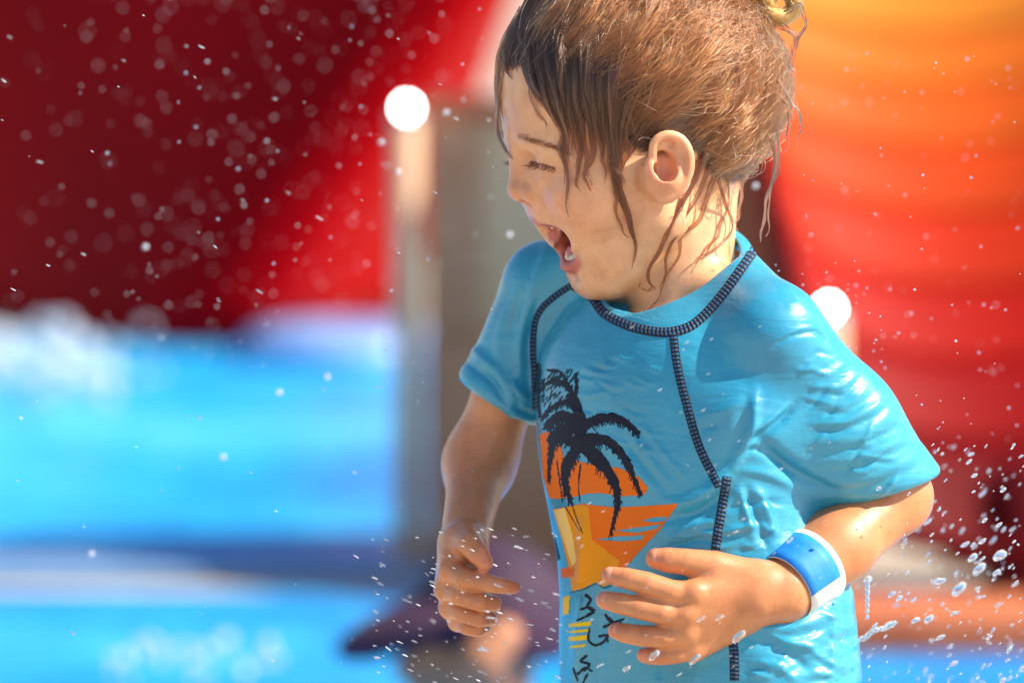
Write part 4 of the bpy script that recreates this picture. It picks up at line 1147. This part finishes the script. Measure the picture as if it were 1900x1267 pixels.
# bollards: glowing balls imitate sun glints, and the second post is added
m_post = Mat('painted_post', base=srgb(214, 176, 136), rough=.5); m_steel = Mat('bollard_collar', base=(.5, .5, .52), rough=.3, Metallic=1.0)
m_glint = Mat('sun_glint', base=(.9, .9, .85), rough=.3); m_glint.b.inputs['Emission Color'].default_value = (1, .93, .84, 1); m_glint.b.inputs['Emission Strength'].default_value = 26.0
def lathe(name, prof, mat, parent, n=24):
    vs, fs = [], []
    for r, z in prof:
        for i in range(n): vs.append((r * math.cos(2 * math.pi * i / n), r * math.sin(2 * math.pi * i / n), z))
    for j in range(len(prof) - 1):
        for i in range(n): fs.append((j * n + i, j * n + (i + 1) % n, (j + 1) * n + (i + 1) % n, (j + 1) * n + i))
    fs.append(tuple(range(n))[::-1]); fs.append(tuple((len(prof) - 1) * n + i for i in range(n)))
    return mesh_obj(name, vs, fs, mat, parent)
def bollard(px, py, y, r, label, gr):
    p = at(px, py, y); z = p[2]
    o = empty('glint_bollard', (p[0], y, 0)); tag(o, label, 'lamp')
    lathe('base', [(r * 2.2, .0), (r * 2.2, .012), (r * 1.1, .02)], m_steel.m, o)
    lathe('post', [(r, .0), (r, z - gr * 2.2), (r * .8, z - gr * 1.9)], m_post.m, o)
    lathe('collar', [(r * 1.15, z - gr * 1.9), (r * 1.25, z - gr * 1.4), (gr * .7, z - gr * .9)], m_steel.m, o)
    g_ = lathe('globe', [(gr * math.sin(a), z - gr * math.cos(a)) for a in np.linspace(.3, math.pi - .05, 14)], m_glint.m, o)
bollard(755, 200, 6.86, .020, 'cream bollard post with a small lit globe at the edge of the blue pool', .0085)
bollard(1538, 572, 6.22, .022, 'low cream bollard with a small lit globe in front of the plastered wall', .0085)

# red slide behind the pool: two faces meeting in a rounded slanting ridge
m_red = Mat('red_fibreglass', base=srgb(190, 8, 24), rough=.6, Specular_IOR_Level=.04)
m_red.base(m_red.ramp(m_red.noise(1.2, 4).outputs[0], [(.3, srgb(150, 0, 6)), (.7, srgb(176, 0, 10))]).outputs[0])
m_dred = Mat('dark_red_fibreglass', base=srgb(104, 6, 18), rough=.6, Specular_IOR_Level=.2)
def loft(name, rows, mat, parent, origin, closed=False):
    vs = [p - np.asarray(origin) for r in rows for p in r]; n = len(rows[0]); fs = []
    for j in range(len(rows) - 1):
        for i in range(n - 1): fs.append((j * n + i, j * n + i + 1, (j + 1) * n + i + 1, (j + 1) * n + i))
    o = mesh_obj(name, vs, fs, mat, parent)
    so = o.modifiers.new('thick', 'SOLIDIFY'); so.thickness = .02; so.offset = 0
    return o
rows = []
for k in range(12):
    t = k / 11; py = 650 - 900 * t
    rid = at(400 + 560 * t, py, 9.9); rid[1] = 9.9
    lf = at(-260 + 160 * t, py, 11.2); rt = at(735 + 300 * t, py, 10.6)
    z = rid[2]; rows.append([np.array(p) for p in spline([(lf[0], 11.2, z), (rid[0] - .25, 10.08, z), (rid[0], 9.9, z), (rid[0] + .12, 10.02, z), (rt[0], 10.6, z)], 26)])
so_ = np.array([-.5, 10.3, 0]); slide = empty('water_slide', so_); tag(slide, 'big glossy red slide tower rising behind the far blue pool', 'slide')
loft('flank', rows, m_red.m, slide, so_)
rows = [[np.array((x, 10.25 + .25 * math.cos(u), .0 + .16 + .16 * math.sin(u))) for x in np.linspace(-.58, -.3, 12)] for u in np.linspace(-.2, 3.3, 12)]
m_sky = Mat('pale_blue_fibreglass', base=srgb(120, 160, 214), rough=.35)
hump = empty('pool_step', (-.35, 9.7, 0)); tag(hump, 'low pale blue step at the foot of the red slide tower', 'step')
rows = [[np.array((-.35 + .2 * math.cos(a) * c, 9.7 + .2 * math.sin(a) * c, h_)) for a in np.linspace(0, 2 * math.pi, 33)] for c, h_ in ((1, 0), (1, .03), (.95, .05), (.8, .062), (.4, .066), (.05, .067))]
loft('tread', rows, m_sky.m, hump, (-.35, 9.7, 0))

# open half-pipe slide on the other side: the flare's amber glow is painted into its section colours, fading to dark red
GLOW_COLS = [srgb(96, 2, 6), srgb(130, 6, 6), srgb(156, 18, 6), srgb(170, 38, 8), srgb(180, 58, 12), srgb(188, 78, 18), srgb(198, 98, 26), srgb(210, 124, 38)]
def pipe_pt(t, a, r=.36):
    y = 6.3 + .75 * t
    c = at(2010 - 330 * t, 905 - 1250 * t, y)
    return np.array((c[0] + r * math.cos(a), c[1] + r * .35 * math.sin(a), c[2] - r * .55 * math.sin(a) + .12 + .05 * math.cos(a) * (1 - t)))
c0 = at(2000, 900, 6.3); sl2 = empty('open_slide', (c0[0], 6.3, 0)); tag(sl2, 'open half pipe slide with amber flare glow painted into its red sections', 'slide')
so2 = np.array(sl2.location)
a_ = np.linspace(math.pi + .25, 1.0, 30)
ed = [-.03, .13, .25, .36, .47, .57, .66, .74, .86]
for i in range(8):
    mt = Mat('glow_tinted_fibreglass', base=GLOW_COLS[i], rough=.6, Specular_IOR_Level=.12)
    mt.base(mt.ramp(mt.noise(2.5, 4).outputs[0], [(.3, tuple(c * .85 for c in GLOW_COLS[i])), (.7, tuple(min(c * 1.1, .95) for c in GLOW_COLS[i]))]).outputs[0])
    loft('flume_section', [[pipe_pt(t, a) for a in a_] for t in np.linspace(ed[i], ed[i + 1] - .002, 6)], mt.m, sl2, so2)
for t in (.25, .6):
    p = pipe_pt(t, math.pi / 2) - so2
    o = lathe('leg', [(.03, 0), (.03, p[2] - .13)], m_dred.m, sl2); o.location = (p[0], p[1], 0)
x0 = at(1850, 1000, 6.42)[0]
tw = box('slide_base', (x0, 6.42, 0), (2.2, 6.72, .21), m_dred.m, None, .02); tag(tw, 'dark red panelled base box under the low end of the open slide', 'slide base')
for i in range(5):
    wdt = (2.2 - x0) / 5
    box('panel', (x0 + wdt * i + .02 - tw.location.x, -.016 - (tw.location.y - 6.42), .03), (x0 + wdt * (i + 1) - .02 - tw.location.x, .004 - (tw.location.y - 6.42), .18), m_dred.m, tw, .005)

# ---- bather in a dark cap, shoulder deep in the near pool
def bather():
    c = at(885, 1165, 5.0); s = 5.0 / DIST * S       # one unit = one photo pixel at that distance
    g = Field(rng_axis((-330, 330, 9)), rng_axis((-260, 1100, 9)), rng_axis((-300, 300, 9)))
    g.ell((0, 40, 0), (115, 150, 130), None, 0); g.ell((-80, 60, -40), (58, 70, 60), None, 40); g.ell((-135, 66, -60), (24, 22, 22), None, 20)
    g.ell((-90, 150, -40), (50, 40, 50), None, 30); g.cone((10, 150, 20), (20, 300, 30), 66, 74, 40); g.cone((-190, 330, 30), (230, 330, 40), 84, 84, 70)
    g.chain([(-210, 340, 20), (-250, 520, -40), (-120, 620, -150)], [70, 58, 46], 30); g.chain([(250, 340, 40), (300, 520, 0), (180, 640, -130)], [70, 58, 46], 30)
    g.ell((20, 520, 40), (210, 260, 130), None, 60); g.chain([(-60, 700, 0), (-140, 860, -200), (-120, 1010, -60)], [110, 90, 62], 40); g.chain([(100, 700, 0), (160, 860, -200), (150, 1010, -60)], [110, 90, 62], 40)
    g.ell((36, 70, -118), (17, 32, 16), None, 12); g.ell((30, 20, -112), (30, 20, 20), None, 20)
    g.chain([(-20, 70, -150), (10, 30, -165), (50, -10, -150)], [40, 44, 36], 20)        # raised hand beside the face
    V, F = g.mesh(); V = smooth_mesh(V, F, 1)
    org = np.array((c[0], 5.0, 0.0))
    def wm(V): return np.stack([V[:, 0] * s, V[:, 2] * s, (c[2] - V[:, 1] * s)], 1) + np.array((c[0], 5.0, 0)) - org
    Fz = F[:, ::-1] if False else F
    m2 = Mat('bather_skin', base=srgb(176, 118, 82), rough=.5, Subsurface_Weight=.1, Subsurface_Scale=.006)
    o = mesh_obj('person', wm(V), F, m2.m); o.location = org
    tag(o, 'bather in a dark purple peaked cap sitting low in the near pool', 'person')
    g = Field(rng_axis((-300, 220, 8)), rng_axis((-230, 140, 8)), rng_axis((-220, 220, 8)))
    g.ell((30, -10, 10), (150, 160, 160), None, 0)
    g.cut((0, 30, 0), (-.15, 1, 0), (-300, -230, -220), (220, 140, 220), 6)
    g.ell((-130, -10, -30), (145, 42, 120), np.array([(.93, -.36, 0), (.36, .93, 0), (0, 0, 1.)]), 20)
    g.ell((20, 60, 10), (122, 150, 132), None, 4, 'sub')
    V, F = g.mesh(); V = smooth_mesh(V, F, 1)
    m3 = Mat('cap_cloth', base=srgb(58, 34, 62), rough=.8); m3.base(m3.ramp(m3.noise(14, 4).outputs[0], [(.3, srgb(34, 18, 46)), (.7, srgb(70, 32, 58))]).outputs[0])
    mesh_obj('cap', wm(V), F, m3.m, o)
    g = Field(rng_axis((-330, 330, 10)), rng_axis((200, 640, 10)), rng_axis((-200, 240, 10)))
    g.cone((-180, 335, 30), (220, 335, 40), 92, 92, 40); g.ell((20, 460, 40), (222, 240, 142), None, 60)
    V, F = g.mesh(); mesh_obj('swim_vest', wm(smooth_mesh(V, F, 1)), F, m3.m, o)
bather()

# ---- spray: drops far too many to count
m_drop = Mat('water_drop', base=(.95, .96, .97), rough=.08, IOR=1.33, Transmission_Weight=.62, Coat_Weight=.6, Coat_Roughness=.06)
m_clear = Mat('clear_water', base=(.97, .985, 1), rough=.04, IOR=1.33, Transmission_Weight=.88, Coat_Weight=.5, Coat_Roughness=.04)
m_bead = Mat('water_bead')
_fr = m_bead.node('ShaderNodeFresnel', i_IOR=1.5); _gl = m_bead.node('ShaderNodeBsdfGlossy', i_Roughness=.08); _tr = m_bead.node('ShaderNodeBsdfTransparent'); _mx = m_bead.node('ShaderNodeMixShader')
_ge = m_bead.node('ShaderNodeNewGeometry'); m_bead.link(mth(m_bead, 'MULTIPLY', _fr.outputs[0], mth(m_bead, 'SUBTRACT', 1.0, _ge.outputs['Backfacing'])), _mx.inputs[0]); m_bead.link(_tr.outputs[0], _mx.inputs[1]); m_bead.link(_gl.outputs[0], _mx.inputs[2]); m_bead.link(_mx.outputs[0], m_bead.n['Material Output'].inputs[0])
def ico():
    import bmesh
    bm = bmesh.new(); bmesh.ops.create_icosphere(bm, subdivisions=2, radius=1)
    v = np.array([x.co[:] for x in bm.verts]); f = np.array([[q.index for q in x.verts] for x in bm.faces]); bm.free(); return v, f
IV, IFc = ico()
sp_v, sp_f = [], []
def drop(px, py, w, r, ax=None, el=1.):
    drop.clear += [1 if (abs(w) < 700 and r > 1.6) else 0] * len(IFc)
    c = Q(px, py, w); v = IV.copy() * r
    if ax is not None:
        a = np.array((math.cos(ax), math.sin(ax), 0)); v = v + (v @ a)[:, None] * a * (el - 1)
        v *= (1 + .18 * np.sin(v @ np.array([2.1, 1.3, .7]) / r + px))[:, None]
    sp_f.append(IFc + sum(len(x) for x in sp_v[-1:]) * 0 + drop.n); sp_v.append(c + v); drop.n += len(IV)
drop.n = 0; drop.clear = []
dr = np.random.default_rng(3)
def cloud(n, x0, x1, y0, y1, w0, w1, r0, r1, ax=None, el=(1, 1), wt=None):
    k = 0
    while k < n:
        x, y = x0 + (x1 - x0) * dr.random(), y0 + (y1 - y0) * dr.random()
        if wt is not None and dr.random() > wt(x, y): continue
        w = w0 + (w1 - w0) * dr.random(); r = r0 * (r1 / r0) ** (dr.random() ** 1.6)
        drop(x, y, w, r, None if ax is None else ax + dr.normal(0, .12), el[0] + (el[1] - el[0]) * dr.random()); k += 1
cloud(460, 0, 930, -10, 680, 300, 3600, 1.2, 3.1, None, wt=lambda x, y: .25 + .75 * math.exp(-((x - 520 + (y - 300) * .3) / 300) ** 2))
cloud(90, 0, 930, 0, 1267, -200, 500, .6, 1.5, .5, (2, 6))
cloud(190, 690, 1060, 980, 1267, -420, 300, .7, 1.9, .35, (2, 6))
cloud(80, 1060, 1560, 600, 1267, -560, -380, .5, 1.5, -.55, (2, 6))
cloud(320, 1560, 1900, 820, 1267, -300, 700, 1.2, 3.6, -.75, (1, 3), wt=lambda x, y: .3 + .7 * (x - 1560) / 340)
cloud(170, 1480, 1900, 100, 820, -200, 1500, 1.0, 2.8)
cloud(60, 1400, 1640, 480, 720, -100, 300, .9, 2.2)
for x, y, r, e in ((1818, 1055, 11, 1.8), (1780, 1092, 12, 1.9), (1857, 1030, 11, 1.7), (1806, 1034, 8, 1.8), (1722, 1148, 8, 1.8), (1745, 1078, 7, 2), (1700, 1150, 6, 2), (1655, 1102, 5, 2.4), (1650, 1160, 8, 2.6), (1612, 1075, 8, 1.3), (1848, 1062, 6, 2), (1790, 1010, 5, 2.4), (1822, 1004, 5, 2.2), (1716, 970, 5, 1.2), (1745, 1182, 5, 2.4), (1835, 1182, 4, 2.6),
                   (1372, 1180, 9, 2.2), (1336, 1145, 5, 2.2), (1215, 1215, 8, 2), (1290, 1222, 7, 2.6), (1300, 1148, 5, 2.2), (1162, 1240, 5, 2), (1770, 1230, 5, 2.2), (1860, 1262, 5, 2), (1560, 1010, 4, 2), (1466, 1002, 4, 2.4)):
    drop(x, y, -420 if x < 1560 else 40 + 120 * dr.random(), r * .8, -.6, e)
for i in range(7): drop(1609, 1078 + i * 11, 60, 5.5 - i * .35, 1.5, 1.5)
for i in range(8): drop(1585 + i * 8, 1190 - i * 4 + 2 * math.sin(i), 60, 4 + 2.2 * math.sin(i * .45), -.5, 1.6)
cloud(80, -80, 300, 600, 740, 16500, 19000, 25, 80, wt=lambda x, y: math.exp(-((x + 20) / 240) ** 2) * math.exp(-((y - 670) / 60) ** 2))       # white water at the far pool's edge
cloud(34, 200, 520, 1185, 1262, 6500, 7800, 14, 26, None)          # white drops standing in for sun sparkles on the near pool
for x, y in ((708, 264), (738, 319), (828, 209), (607, 699), (170, 1026), (414, 848), (1402, 345), (945, 436), (270, 458), (518, 728)): drop(x, y, 900, 6)
spray = mesh_obj('water_spray', W(np.concatenate(sp_v)), np.concatenate(sp_f), m_drop.m); spray['kind'] = 'stuff'
spray.data.materials.append(m_clear.m); spray.data.polygons.foreach_set('material_index', np.array(drop.clear, np.int32)); spray.data.update()
spray['label'] = 'fine drops of splashing water flying round the child'; spray['category'] = 'spray'
# ---- beads of water clinging to skin and suit
bv_, bf_ = [], []
def beads(bv, n, x0, x1, y0, y1, r0, r1):
    for k in range(n):
        h, nn = cast(bv, x0 + (x1 - x0) * dr.random(), y0 + (y1 - y0) * dr.random())
        if h is None: continue
        r = r0 + (r1 - r0) * dr.random() ** 2.5
        t1 = np.cross(nn, (0, 1, 0)); t1 /= np.linalg.norm(t1) + 1e-9; t2 = np.cross(nn, t1)
        v = h + (IV[:, :1] * t1 + IV[:, 1:2] * t2 * (1 + .8 * dr.random()) + IV[:, 2:3] * nn * .45) * r
        bf_.append(IFc + len(bv_) * len(IV)); bv_.append(v)
beads(BV_SH, 130, 1380, 1740, 470, 930, 1.0, 3.0); beads(BV_SH, 120, 1000, 1400, 600, 1260, .8, 2.0); beads(BV_SH, 90, 1400, 1580, 1100, 1260, 1, 3.5)
o = part('water_bead', np.concatenate(bv_), np.concatenate(bf_), m_bead.m); o['kind'] = 'stuff'
